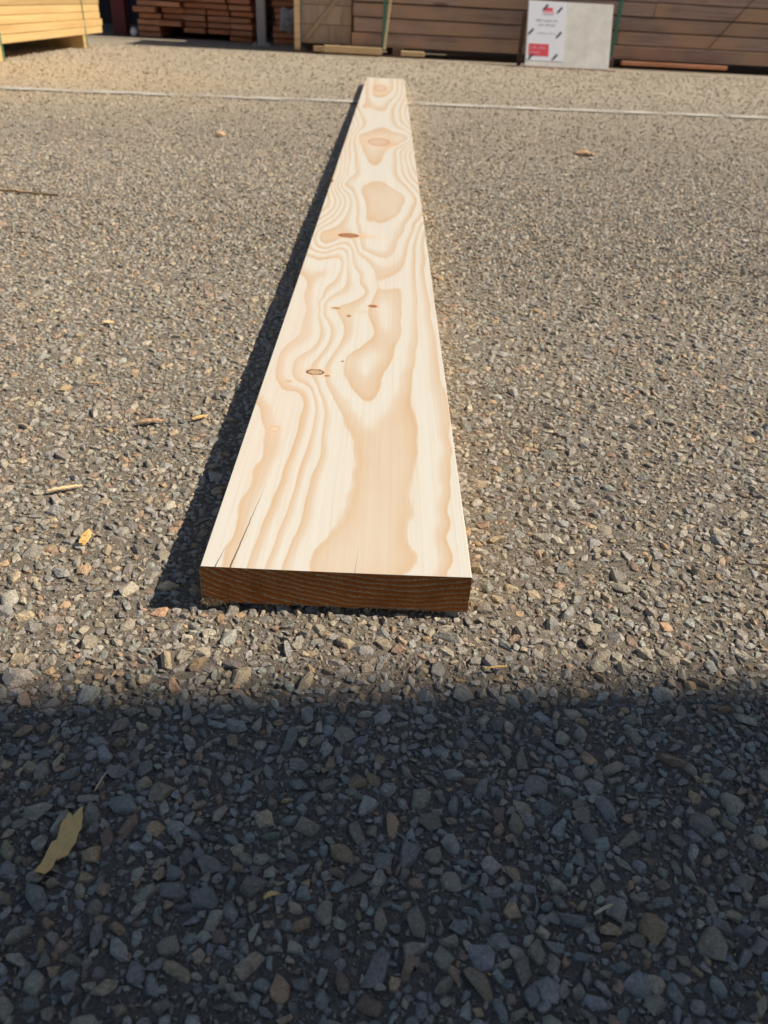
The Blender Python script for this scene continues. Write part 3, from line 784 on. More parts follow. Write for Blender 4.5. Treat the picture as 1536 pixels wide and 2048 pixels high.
def build_board():
    ev = tps_field()
    nu = 110
    us = np.linspace(0, 1, nu)
    t0, t1 = 1.8 * math.log(BY), 1.8 * math.log(BY + BL)
    ts = np.linspace(t0, t1, 470)
    U, Tt = np.meshgrid(us, ts)
    F = ev(np.column_stack([U.ravel(), Tt.ravel()]))
    F = np.clip(F, -3, 6.45)
    Yw = np.exp(Tt / 1.8) - BY
    X = -BW / 2 + U * BW
    bev = 0.0006
    Zt = np.full_like(X, BT)
    # softened long arrises
    Zt[:, 0] -= bev; Zt[:, -1] -= bev
    X[:, 1] = -BW / 2 + bev; X[:, -2] = BW / 2 - bev
    # slight cup of the flat-sawn face and a tiny knock in the left edge
    Zt += 0.0006 * ((U - 0.5) * 2) ** 2
    for q, side in ((0, -1), (-1, 1)):          # small waver and dents of the long arrises
        X[:, q] += 0.00045 * (lattice_noise(Yw[:, 0], Yw[:, 0] * 0, 14, 30 + side) - 0.5) - side * 0.0012 * np.clip(lattice_noise(Yw[:, 0], Yw[:, 0] * 0, 55, 40 + side) - 0.86, 0, 1) * 6
    bite = np.exp(-((Yw[:, 0] + BY - 2.12) / 0.018) ** 2)
    X[:, 0] += 0.004 * bite; Zt[:, 0] -= 0.003 * bite
    ny = len(ts)
    topv = np.stack([X, Yw, Zt], -1).reshape(-1, 3)
    i = (np.arange(ny - 1)[:, None] * nu + np.arange(nu - 1)[None]).ravel()
    quads = np.stack([i, i + 1, i + 1 + nu, i + nu], 1)
    verts = [topv]; faces = [quads]; mats = [np.zeros(len(quads), int)]
    # skirts: sides and ends share no verts with the face (own shading)
    def skirt(rowidx, mat, flip, jag=0.0):
        base = sum(len(v) for v in verts)
        up = topv[rowidx].copy()
        nseg = 5 if mat == 2 else 1
        rows = [up]
        for s in range(1, nseg + 1):
            r = up.copy()
            r[:, 2] = up[:, 2] * (1 - s / nseg)
            if mat == 2:
                r[:, 1] += rng.uniform(-0.0004, 0.0004, len(r))
                if s == nseg:
                    r[:, 2] += np.abs(rng.normal(0, jag, len(r)))
            rows.append(r)
        L = len(rowidx)
        vv = np.concatenate(rows)
        verts.append(vv)
        for s in range(nseg):
            a = base + s * L + np.arange(L - 1)
            q = np.stack([a, a + L, a + L + 1, a + 1], 1)
            if flip:
                q = q[:, ::-1]
            faces.append(q); mats.append(np.full(len(q), mat))
    skirt(np.arange(nu), 2, False, 0.0006)                        # near end
    skirt(np.arange(nu) + (ny - 1) * nu, 2, True, 0.0006)         # far end
    skirt(np.arange(ny) * nu, 1, True)                            # left edge
    skirt(np.arange(ny) * nu + nu - 1, 1, False)                  # right edge
    base = sum(len(v) for v in verts)
    verts.append(np.array([(-BW / 2, 0, 0), (BW / 2, 0, 0), (BW / 2, BL, 0), (-BW / 2, BL, 0)]))
    faces.append(np.array([[base, base + 3, base + 2, base + 1]])); mats.append(np.array([1]))
    V = np.concatenate(verts); Fc = np.concatenate(faces)
    me = np_mesh("pine_board", V, Fc.ravel(), 4)
    me.polygons.foreach_set('material_index', np.concatenate(mats).astype(np.int32))
    at = me.attributes.new('ring', 'FLOAT', 'POINT')
    at.data.foreach_set('value', np.concatenate([F, np.full(len(V) - len(topv), 0.3)]).astype(np.float32))
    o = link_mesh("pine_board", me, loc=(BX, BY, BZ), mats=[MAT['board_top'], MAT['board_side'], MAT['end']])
    tag(o, "long freshly planed pine board lying flat on the asphalt, pale with knots and swirling grain", "board")
    # torn fibres round the sawn near end
    bm = bmesh.new()
    def fibre(x, z, dx, dz, L, w):
        d = Vector((dx, -0.45, dz)).normalized() * L
        s = Vector((w, 0, 0)) if abs(dz) > abs(dx) else Vector((0, 0, w))
        p = Vector((x, 0.0008, z))
        t = Vector((0, w, 0))
        a = [bm.verts.new(p - s), bm.verts.new(p + s), bm.verts.new(p + t * 1.5)]
        tip = bm.verts.new(p + d)
        for q in ((0, 1), (1, 2), (2, 0)):
            bm.faces.new((a[q[0]], a[q[1]], tip))
    for _ in range(90):                       # along the bottom
        x = -BW / 2 + BW * rnd.random() ** (1.5)
        fibre(x, rnd.uniform(0, 0.0012), rnd.uniform(-.5, .7), -1, rnd.uniform(0.0012, 0.0042), 0.0004)
    for _ in range(130):                       # thick tuft at the lower left corner
        fibre(-BW / 2 + abs(rnd.gauss(0, 0.008)), rnd.uniform(-0.0005, 0.0045), rnd.uniform(-.8, .8), rnd.uniform(-1, .3), rnd.uniform(0.0025, 0.0075), 0.0006)
    for _ in range(120):                       # left arris
        fibre(-BW / 2 + 0.0006, rnd.uniform(0.002, BT - .001), -1, rnd.uniform(-.5, .5), rnd.uniform(0.001, 0.003), 0.0005)
    for _ in range(120):                       # top arris and right arris
        fibre(-BW / 2 + BW * rnd.random(), BT - 0.0004, rnd.uniform(-.5, .5), 0.5, rnd.uniform(0.0004, 0.0011), 0.0002)
        fibre(BW / 2 - 0.0006, rnd.uniform(0.001, BT - .003), 1, rnd.uniform(-.5, .5), rnd.uniform(0.0005, 0.0014), 0.0002)
    s = link_mesh("splinters", bm_mesh("splinters", bm), o, mats=[MAT['pale']])
    tag(s, "pale torn fibres along the sawn end", kind='stuff')
    return o
board = build_board()

# small pebbles that carry the board near its end are stones of the ground; one dark wedge shows under the right corner
def wedge():
    me = box_mesh("wooden_wedge", 0.010, 0.045, 0.0078, 0.0006, 0.0004)
    o = link_mesh("wooden_wedge", me, loc=(0.0755, BY + 0.030, 0.0), mats=[MAT['browndark']])
    tag(o, "small dark sliver of wood under the board's near right corner", "wedge")
wedge()

# ------------------------------------------------------------------ debris on the asphalt
def chip_mesh(name, L, W, T, mat, seed, torn=0.35, bend=0.0, taper=0.5):
    r = random.Random(seed)
    n = 14
    bm = bmesh.new()
    left, right = [], []
    for i in range(n + 1):
        t = i / n
        w = W / 2 * (1 - taper * abs(2 * t - 1) ** 2)
        left.append((-w * (1 + r.uniform(-torn, torn) * .6), (t - .5) * L + r.uniform(-torn, torn) * L / n * .8))
        right.append((w * (1 + r.uniform(-torn, torn) * .6), (t - .5) * L + r.uniform(-torn, torn) * L / n * .8))
    rows = []
    for (a, b), t in zip(zip(left, right), [i / n for i in range(n + 1)]):
        zc = bend * (1 - (2 * t - 1) ** 2) + r.uniform(-1, 1) * T * 0.3
        row = []
        for k in range(4):
            q = k / 3
            x = a[0] * (1 - q) + b[0] * q
            y = a[1] * (1 - q) + b[1] * q + r.uniform(-1, 1) * L / n * 0.3
            row.append((x, y, zc + r.uniform(-1, 1) * T * 0.15))
        rows.append(row)
    # torn ends: fingers of unequal length
    for k in range(4):
        x, y, z = rows[-1][k]; rows[-1][k] = (x * 0.9, y + r.uniform(-.12, .16) * L * torn * 2, z)
        x, y, z = rows[0][k]; rows[0][k] = (x * 0.8, y + r.uniform(-.06, .10) * L * torn * 2, z)
    top = [[bm.verts.new((x, y, z + T / 2)) for x, y, z in row] for row in rows]
    bot = [[bm.verts.new((x, y, z - T / 2)) for x, y, z in row] for row in rows]
    for i in range(n):
        for k in range(3):
            bm.faces.new((top[i][k], top[i][k + 1], top[i + 1][k + 1], top[i + 1][k]))
            bm.faces.new((bot[i][k], bot[i + 1][k], bot[i + 1][k + 1], bot[i][k + 1]))
        bm.faces.new((top[i][0], top[i + 1][0], bot[i + 1][0], bot[i][0]))
        bm.faces.new((top[i][3], bot[i][3], bot[i + 1][3], top[i + 1][3]))
    for k in range(3):
        bm.faces.new((top[0][k], bot[0][k], bot[0][k + 1], top[0][k + 1]))
        bm.faces.new((top[n][k], top[n][k + 1], bot[n][k + 1], bot[n][k]))
    me = bm_mesh(name, bm)
    me.materials.append(mat)
    return me

def ang(p, q):
    return math.atan2(q[1] - p[1], q[0] - p[0]) - math.pi / 2

CHIPS = [  # name, category, label, from, to, width, thickness, z, material, torn, bend
    ("wood_splinter", "wood splinter", "large flat torn piece of yellow wood lying in the shade at lower left", (-0.190, 0.257), (-0.172, 0.302), 0.0125, 0.0011, 0.0068, 'chip', 0.45, 0.001),
    ("wood_chip", "wood chip", "orange-brown curved chip on the sunny asphalt left of the board's shadow", (-0.284, 0.822), (-0.256, 0.832), 0.0070, 0.0016, 0.0065, 'chip_orange', 0.2, 0.002),
    ("wood_chip", "wood chip", "short pale chip nearest the board's shadow edge, beside the orange-brown chip", (-0.222, 0.838), (-0.206, 0.850), 0.0045, 0.0014, 0.0065, 'chip', 0.2, 0.001),
    ("wood_chip", "wood chip", "slender pale wood sliver on the gravel far left, midway up the photo", (-0.333, 0.664), (-0.303, 0.679), 0.0042, 0.0012, 0.0065, 'pale', 0.2, 0.001),
    ("wood_chip", "wood chip", "small blocky tan chip left of the board's near end", (-0.2685, 0.577), (-0.2675, 0.600), 0.0075, 0.0030, 0.0065, 'chip', 0.15, 0.0),
    ("wood_chip", "wood chip", "bright cream chip on the sunlit asphalt left of the small board knots", (-0.427, 1.149), (-0.411, 1.151), 0.0090, 0.0020, 0.0065, 'pale', 0.15, 0.0),
    ("wood_chip", "wood chip", "thin orange chip on the far left asphalt above the curved chip", (-0.376, 0.926), (-0.356, 0.928), 0.0045, 0.0012, 0.0065, 'chip_orange', 0.2, 0.001),
    ("bark_piece", "bark", "pinkish brown bark piece lying on the sunlit yard right of the board", (0.690, 3.06), (0.755, 3.07), 0.05, 0.003, 0.0065, 'chip_orange', 0.3, 0.006),
    ("bark_piece", "bark", "small orange bark flake on the yard left of the board's far half", (-0.622, 3.075), (-0.588, 3.066), 0.035, 0.003, 0.0065, 'chip_orange', 0.3, 0.006),
    ("thin_stick", "stick", "thin brown stick lying on the asphalt at the photo's left edge", (-1.02, 2.005), (-0.815, 1.990), 0.006, 0.005, 0.008, 'chip_orange', 0.25, 0.0),
    ("straw", "straw", "tiny upright-pointing straw in the shaded gravel above the torn splinter", (-0.1705, 0.3125), (-0.1675, 0.3275), 0.0009, 0.0006, 0.0072, 'straw', 0.2, 0.001),
    ("straw", "straw", "narrow yellow-green straw in the shaded gravel at lower right", (0.139, 0.243), (0.151, 0.249), 0.0018, 0.0006, 0.0072, 'straw', 0.2, 0.001),
    ("wood_shaving", "shaving", "tiny curled orange shaving in the shaded gravel near the bottom centre", (-0.052, 0.246), (-0.044, 0.249), 0.0028, 0.0008, 0.0066, 'chip', 0.4, 0.002),
    ("wood_shaving", "shaving", "thin orange shaving on the lit gravel just above the shade line at right", (0.095, 0.437), (0.113, 0.441), 0.0016, 0.0008, 0.0066, 'chip', 0.3, 0.001),
]
SPL = [(-9.4, -22.3), (-2.9, -23.7), (-1.5, -19.2), (-0.1, -13.5), (1.3, -14.0), (5.0, -10.6), (6.0, -5.7), (8.1, -3.3), (6.6, -1.2), (7.3, 3.3), (8.2, 6.9), (7.0, 13.6), (4.0, 14.7),
       (4.0, 21.6), (2.7, 16.9), (0.5, 13.8), (0.4, 6.6), (-0.7, 7.4), (-1.1, 15.6), (-3.1, 16.6), (-3.8, 10.9), (-4.2, 6.5), (-4.3, -0.7), (-6.5, -3.0), (-6.8, -7.7), (-8.1, -11.7), (-8.5, -17.8)]
def splinter_mesh(T):
    # outline in millimetres on the ground (far = +y)
    pts = [(x * 0.001, y * 0.001) for x, y in SPL]
    bm = bmesh.new()
    def zz(p): return 0.0016 * math.sin(p[1] * 120) + 0.0010 * math.sin(p[0] * 300 + p[1] * 400)
    vs = [bm.verts.new((x, y, zz((x, y)))) for x, y in pts]
    f = bm.faces.new(vs)
    r = bmesh.ops.triangulate(bm, faces=[f])
    bmesh.ops.subdivide_edges(bm, edges=bm.edges[:], cuts=2, use_grid_fill=True)
    for v in bm.verts:
        v.co.z = zz(v.co) + random.Random(int(v.co.x * 1e6)).uniform(-1, 1) * 0.00012
    ex = bmesh.ops.extrude_face_region(bm, geom=bm.faces[:])
    bmesh.ops.translate(bm, verts=[g for g in ex['geom'] if isinstance(g, bmesh.types.BMVert)], vec=(0, 0, T))
    bmesh.ops.recalc_face_normals(bm, faces=bm.faces[:])
    me = bm_mesh("wood_splinter", bm)
    me.materials.append(MAT['chip'])
    return me
for k, (nm, cat, lab, p, q, w, th, z, mt, torn, bend) in enumerate(CHIPS):
    if nm == 'wood_splinter':
        o = link_mesh(nm, splinter_mesh(0.0009), loc=(-0.178, 0.2788, z + 0.0005))
        tag(o, lab, cat)
        continue
    L = math.hypot(q[0] - p[0], q[1] - p[1])
    me = chip_mesh(nm, L, w, th, MAT[mt], 100 + k, torn, bend, 0.5 if nm != 'wood_splinter' else 0.25)
    o = link_mesh(nm, me, loc=((p[0] + q[0]) / 2, (p[1] + q[1]) / 2, z))
    o.rotation_euler = (rnd.uniform(-.03, .03), rnd.uniform(-.05, .05), ang(p, q))
    tag(o, lab, cat, {'wood chip': "wood chips scattered on the asphalt", 'bark': "bark flakes on the far asphalt", 'straw': "straws in the shaded gravel",
                      'shaving': "orange shavings in the gravel"}.get(cat))

# sawdust crumbs and fibres strewn over the asphalt
def sawdust():
    g = np.random.default_rng(77)
    x, y = uniform_zone(9000, 0.1, 1.8, g)
    n = len(x)
    cl, _ = None, None
    r = g.uniform(0.0002, 0.0007, n)
    c = np.array([(0.75, 0.5, 0.22)]) * g.uniform(0.6, 1.2, (n, 1))
    v, f, cc = scatter(T_TINY, np.column_stack([x, y, g.uniform(0.0008, 0.0036, n)]), r, 0.6, c, g)
    # long thin fibres
    x, y = uniform_zone(1000, 0.1, 1.6, g)
    n = len(x)
    R = rot_mats(g.uniform(0, 6.28, n), g.normal(0, .2, n), g.normal(0, .2, n))
    tv, tf = T_TINY[0]
    A = np.column_stack([g.uniform(0.001, 0.0035, n), g.uniform(0.00015, 0.0003, n), g.uniform(0.0002, 0.0003, n)])
    vv = np.einsum('nij,nkj->nki', R, tv[None] * A[:, None]) + np.column_stack([x, y, np.full(n, 0.0045)])[:, None]
    ff = (tf[None] + (len(v) + np.arange(n) * len(tv))[:, None, None]).reshape(-1, 3)
    me = np_mesh("sawdust", np.concatenate([v, vv.reshape(-1, 3)]), np.concatenate([f, ff]).ravel(), 3)
    o = link_mesh("sawdust", me, mats=[MAT['chip']])
    tag(o, "fine yellow sawdust crumbs strewn over the gravelly asphalt", kind='stuff')
sawdust()

# ------------------------------------------------------------------ timber packs at the back of the yard
def timber_piece(name, parent, mesh_cache, size, loc, mat, bev=0.004, ry=0.0):
    key = (size, mat, bev)
    if key not in mesh_cache:
        me = box_mesh(name, *size, bev=bev, jit=0.0015)
        me.materials.append(MAT[mat])
        mesh_cache[key] = me
    o = bpy.data.objects.new(name, mesh_cache[key])
    COL.objects.link(o)
    o.parent = parent
    o.location = loc
    o.rotation_euler = (0, ry, rnd.uniform(-0.002, 0.002))
    return o

def strap_mesh(pts, w, t=0.0015, axis='X'):
    """flat band through the points; axis is the direction of its width"""
    bm = bmesh.new()
    prev = None
    off = Vector((w / 2, 0, 0)) if axis == 'X' else Vector((0, w / 2, 0))
    nrm = Vector((0, -t, 0)) if axis == 'X' else Vector((t, 0, 0))
    for p in pts:
        p = Vector(p)
        ring = [bm.verts.new(p - off), bm.verts.new(p + off), bm.verts.new(p + off + nrm), bm.verts.new(p - off + nrm)]
        if prev:
            for a in range(4):
                bm.faces.new((prev[a], prev[(a + 1) % 4], ring[(a + 1) % 4], ring[a]))
        prev = ring
    return bm_mesh("strap", bm)

# fresh yellow timber, left: long side faces the yard, boards run away from the viewer
def yellow_pack():
    root = empty("yellow_timber_pack", (-2.45, 6.0, 0))
    tag(root, "stack of fresh yellow boards on bearers at the upper left of the yard", "timber stack", "timber stacks at the back of the yard")
    cache = {}
    y0, y1 = -1.55, 1.66
    for k in range(18):
        z = 0.094 + k * 0.0505
        L = y1 - y0
        dy = rnd.uniform(-0.025, 0.025)
        o = timber_piece("plank", root, cache, (0.12, L, 0.048), (-0.06 + rnd.uniform(-.004, .004), (y0 + y1) / 2 + dy, z), 'yellow', 0.003)
    bm = bmesh.new()
    for k in range(18):
        for c in range(1, 8):
            z = 0.094 + k * 0.0505
            dy = rnd.uniform(-0.03, 0.03)
            add_box(bm, -0.12 * c - 0.118, -0.12 * c - 0.002, y0 + dy, y1 + dy, z, z + 0.048)
    tag(link_mesh("inner_planks", bm_mesh("inner_planks", bm), root, mats=[MAT['yellow']]), kind='stuff')
    for y in (-0.40, 1.20):
        me = box_mesh("bearer", 0.98, 0.075, 0.092, 0.003, base=(-0.49, 0, 0))
        me.materials.append(MAT['yellow'])
        o = link_mesh("bearer", me, root, loc=(0, y, 0))
        s = link_mesh("strap", strap_mesh([(0.0045, y + .03, 0.0), (0.0055, y + .03, 0.5), (0.0045, y + .03, 1.005), (-0.96, y + .03, 1.006)][:3], 0.014, axis='Y'), root, mats=[MAT['strap']])
yellow_pack()

# reddish boards stacked end-on under the shed roof
def red_pack():
    root = empty("red_board_stack", (-2.0, 9.3, 0), 0.0)
    tag(root, "stack of reddish brown boards seen end-on in the shade, left of the grey post", "timber stack", "timber stacks at the back of the yard")
    cache = {}
    cols = 5
    for k in range(-0, 13):
        for c in range(cols):
            if k == 0 and c in (1, 2, 3): continue
            if k == 1 and c in (1,): continue
            z = 0.004 + k * 0.0545
            x = -0.49 + c * 0.235 + rnd.uniform(-0.02, 0.02)
            o = timber_piece("board", root, cache, (0.222, 1.8, rnd.choice((0.043, 0.046))), (x, 0.9 + rnd.uniform(-0.09, 0.07), z), 'redwood', 0.004, rnd.uniform(-0.012, 0.012))
    return root
red_pack()

def red_pack_small():
    root = empty("small_red_stack", (-1.06, 9.32, 0))
    tag(root, "narrow stack of reddish boards between the grey post and the pale upright batten", "timber stack", "timber stacks at the back of the yard")
    cache = {}
    for k in range(12):
        timber_piece("board", root, cache, (0.235, 1.6, 0.046), (-0.03 + rnd.uniform(-0.02, 0.02), 0.8 + rnd.uniform(-0.04, 0.04), 0.004 + k * 0.054), 'redwood', 0.004)
red_pack_small()

# crumpled plastic on the small stack
def plastic_bag():
    bm = bmesh.new()
    n = 16
    grid_ = []
    r = random.Random(4)
    for j in range(n + 1):
        row = []
        for i in range(n + 1):
            u, v = i / n, j / n
            bulge = math.sin(math.pi * u) * math.sin(math.pi * v)
            y = -0.012 - 0.05 * bulge + r.uniform(-1, 1) * 0.011 * (0.3 + bulge)
            row.append(bm.verts.new(((u - .5) * 0.19 * (1 - .12 * v), y, v * 0.20 + 0.012 * math.sin(9 * u))))
        grid_.append(row)
    for j in range(n):
        for i in range(n):
            bm.faces.new((grid_[j][i], grid_[j][i + 1], grid_[j + 1][i + 1], grid_[j + 1][i]))
    geom = bmesh.ops.solidify(bm, geom=bm.faces[:], thickness=0.003)
    for f in bm.faces:
        f.smooth = False
    o = link_mesh("plastic_wrap", bm_mesh("plastic_wrap", bm), loc=(-1.05, 9.27, 0.115), mats=[MAT['wrap']])
    tag(o, "crumpled shiny white plastic on the front of the narrow reddish stack", "plastic wrap")
plastic_bag()

def small_blob():
    bm = bmesh.new()
    bmesh.ops.create_icosphere(bm, subdivisions=2, radius=0.035)
    r = random.Random(9)
    for v in bm.verts:
        v.co *= r.uniform(0.8, 1.12)
        v.co.z *= 1.3
    o = link_mesh("plastic_scrap", bm_mesh("plastic_scrap", bm), loc=(-2.63, 9.22, 0.045), mats=[MAT['wrap']])
    tag(o, "small pale plastic scrap beside the left end of the reddish board stack", "scrap")
small_blob()

# long pack of brown beams facing the viewer
PACK_ROT = math.radians(4.0)
def long_pack():
    root = empty("brown_beam_pack", (-0.355, 8.13, 0), PACK_ROT)
    tag(root, "long pack of dark brown beams lying across the back of the yard, in shade", "timber stack", "timber stacks at the back of the yard")
    cache = {}
    Lp = 6.0
    for k in range(16):
        z = 0.078 + k * 0.1125
        x0 = rnd.uniform(-0.01, 0.012)
        if k in (1, 3):
            # butt-jointed row
            a = 2.42 if k == 1 else 2.72
            timber_piece("beam", root, cache, (a - 0.006, 0.11, 0.1040), (a / 2 + x0, 0.055 + rnd.uniform(0, .006), z), 'brown', 0.005)
            timber_piece("beam", root, cache, (Lp - a, 0.11, 0.1040), ((Lp + a) / 2 + x0, 0.055 + rnd.uniform(0, .006), z), 'brown', 0.005)
        else:
            timber_piece("beam", root, cache, (Lp, 0.11, 0.1040 - 0.001 * (k % 3)), (Lp / 2 + x0, 0.055 + rnd.uniform(-.004, .006), z), 'brown', 0.005)
    bm = bmesh.new()
    for k in range(16):
        for c in range(1, 7):
            z = 0.078 + k * 0.1125
            dx = rnd.uniform(-0.02, 0.02)
            add_box(bm, dx, Lp + dx, 0.114 * c + 0.006, 0.114 * c + 0.114, z, z + 0.107)
    tag(link_mesh("inner_beams", bm_mesh("inner_beams", bm), root, mats=[MAT['brown']]), kind='stuff')
    for x, w in ((0.42, 0.10), (2.38, 0.10), (4.6, 0.10)):
        me = box_mesh("bearer", w, 0.8, 0.074, 0.004, base=(0, 0.4, 0))
        me.materials.append(MAT['browndark'])
        link_mesh("bearer", me, root, loc=(x, -0.005, 0))
    me = box_mesh("runner", 5.0, 0.05, 0.03, 0.002)
    me.materials.append(MAT['browndark'])
    link_mesh("runner", me, root, loc=(3.4, 0.25, 0.0))
    # straps
    link_mesh("strap", strap_mesh([(0.285, -0.006, 0.055), (0.282, -0.008, 0.5), (0.28, -0.006, 1.88)], 0.026), root, mats=[MAT['strap']])
    link_mesh("strap", strap_mesh([(2.39, -0.006, 0.075), (2.40, -0.008, 0.3), (2.415, -0.006, 1.88)], 0.032), root, mats=[MAT['strap']])
    link_mesh("strap", strap_mesh([(3.30, -0.006, 0.20), (3.62, -0.008, 0.60), (4.4, -0.006, 1.5)], 0.008), root, mats=[MAT['ink_black']])
    return root
long_pack()

# thin pale stick leaning on the pack, beside the left strap
me = box_mesh("leaning_stick", 0.022, 0.018, 0.80, 0.002)
me.materials.append(MAT['straw'])
o = link_mesh("leaning_stick", me, loc=(-0.062, 8.085, 0.06))
o.rotation_euler = (math.radians(-2), math.radians(5.5), 0)
tag(o, "thin straw-coloured stick leaning on the brown beams beside the left green strap", "stick")

def batten(label, x0, x1, y, z, h, d=0.06, mat='pale', name="batten"):
    me = box_mesh(name, x1 - x0, d, h, 0.003, 0.0015)
    me.materials.append(MAT[mat])
    o = link_mesh(name, me, loc=((x0 + x1) / 2, y, z))
    o.rotation_euler = (0, 0, PACK_ROT)
    tag(o, label, "batten", "battens lying under the timber stacks")
    return o
batten("sunlit pale batten under the left end of the brown beam pack", -0.60, -0.085, 8.05, 0.022, 0.052)
batten("short orange-tan block just left of the long pale batten", -0.70, -0.612, 8.10, 0.02, 0.042)
batten("short pale batten end under the brown beams right of the straw-coloured stick", 0.09, 0.30, 8.10, 0.022, 0.036, 0.05)
batten("faded reddish batten lying under the brown beams right of the white notice board", 2.12, 3.12, 8.24, 0.036, 0.030, 0.04, 'redwood')
batten("dark beam lying on the ground under the small pack end, behind the pale battens", -0.88, 0.06, 8.16, 0.0, 0.020, 0.05, 'browndark')

# wrapped pack seen end-on, left of the long pack
def wrapped_pack():
    root = empty("wrapped_timber_pack", (-0.595, 8.19, 0), 0.03)
    tag(root, "greyish brown wrapped pack end with a pale upright batten on its left", "timber stack", "timber stacks at the back of the yard")
    cache = {}
    for k in range(7):
        timber_piece("board", root, cache, (0.455, 1.8, 0.146), (0.0, 0.905, 0.078 + k * 0.149), 'packend', 0.003)
    me = box_mesh("corner_batten", 0.052, 0.03, 1.1, 0.002)
    me.materials.append(MAT['pale'])
    link_mesh("corner_batten", me, root, loc=(-0.256, -0.017, 0.022))
    me = box_mesh("brace", 0.03, 0.012, 0.62, 0.002)
    me.materials.append(MAT['packend'])
    b = link_mesh("brace", me, root, loc=(-0.19, -0.008, 0.10))
    b.rotation_euler = (0, math.radians(42), 0)
    for x in (-0.15, 0.15):
        me = box_mesh("bearer", 0.07, 1.5, 0.075, 0.002, base=(0, 0.86, 0))
        me.materials.append(MAT['browndark'])
        link_mesh("bearer", me, root, loc=(x, 0.0, 0))
    link_mesh("strap", strap_mesh([(-0.215, -0.004, 0.08), (-0.212, -0.005, 0.5), (-0.215, -0.004, 1.1)], 0.010), root, mats=[MAT['steel']])
wrapped_pack()

# ------------------------------------------------------------------ shed with its posts
def shed():
    root = empty("open_shed", (0, 9.0, 0))
    tag(root, "dark open-fronted storage shed behind the timber stacks", "shed")
    bm = bmesh.new()
    # ribbed back wall
    x = -7.0
    while x < 12:
        add_box(bm, x, x + 0.17, 3.2, 3.24, 0.0, 3.4)
        add_box(bm, x + 0.17, x + 0.25, 3.17, 3.24, 0.0, 3.4)
        x += 0.25
    link_mesh("back_wall", bm_mesh("back_wall", bm), root, mats=[MAT['dark']])
    bm = bmesh.new()
    add_box(bm, -7.2, 12.2, 0.42, 3.5, 3.4, 3.5)
    add_box(bm, -7.2, 12.2, 0.34, 0.418, 3.2, 3.52)
    link_mesh("roof", bm_mesh("roof", bm), root, mats=[MAT['dark']])
    bm = bmesh.new()
    add_box(bm, -7.2, -7.1, 0.43, 3.24, 0, 3.398)
    link_mesh("side_wall", bm_mesh("side_wall", bm), root, mats=[MAT['dark']])
    for (px, py, w, mat, nm) in ((-2.83, 0.50, 0.14, 'redsteel', "post"), (4.2, -0.1, 0.10, 'steel', "post"), (8.6, -0.1, 0.10, 'steel', "post")):
        me = box_mesh(nm, w, w, 3.395, 0.004)
        me.materials.append(MAT[mat])
        link_mesh(nm, me, root, loc=(px, py, 0))
    me = box_mesh("post", 0.085, 0.085, 3.39, 0.008, seg=2)
    me.materials.append(MAT['steel'])
    p = link_mesh("post", me, root, loc=(-1.277, -0.10, 0.0))
    me = box_mesh("base_plate", 0.17, 0.15, 0.012, 0.002)
    me.materials.append(MAT['steel'])
    link_mesh("base_plate", me, p, loc=(0, 0, 0.0))
    me = box_mesh("bracket", 0.05, 0.50, 0.06, 0.003, base=(0, 0.25, 0))
    me.materials.append(MAT['steel'])
    link_mesh("bracket", me, p, loc=(0, 0.045, 3.28))
    for bx in (-0.062, 0.062):
        bm = bmesh.new()
        bmesh.ops.create_cone(bm, cap_ends=True, segments=6, radius1=0.012, radius2=0.012, depth=0.02)
        link_mesh("bolt", bm_mesh("bolt", bm), p, loc=(bx, -0.055, 0.022), mats=[MAT['steel']])
shed()

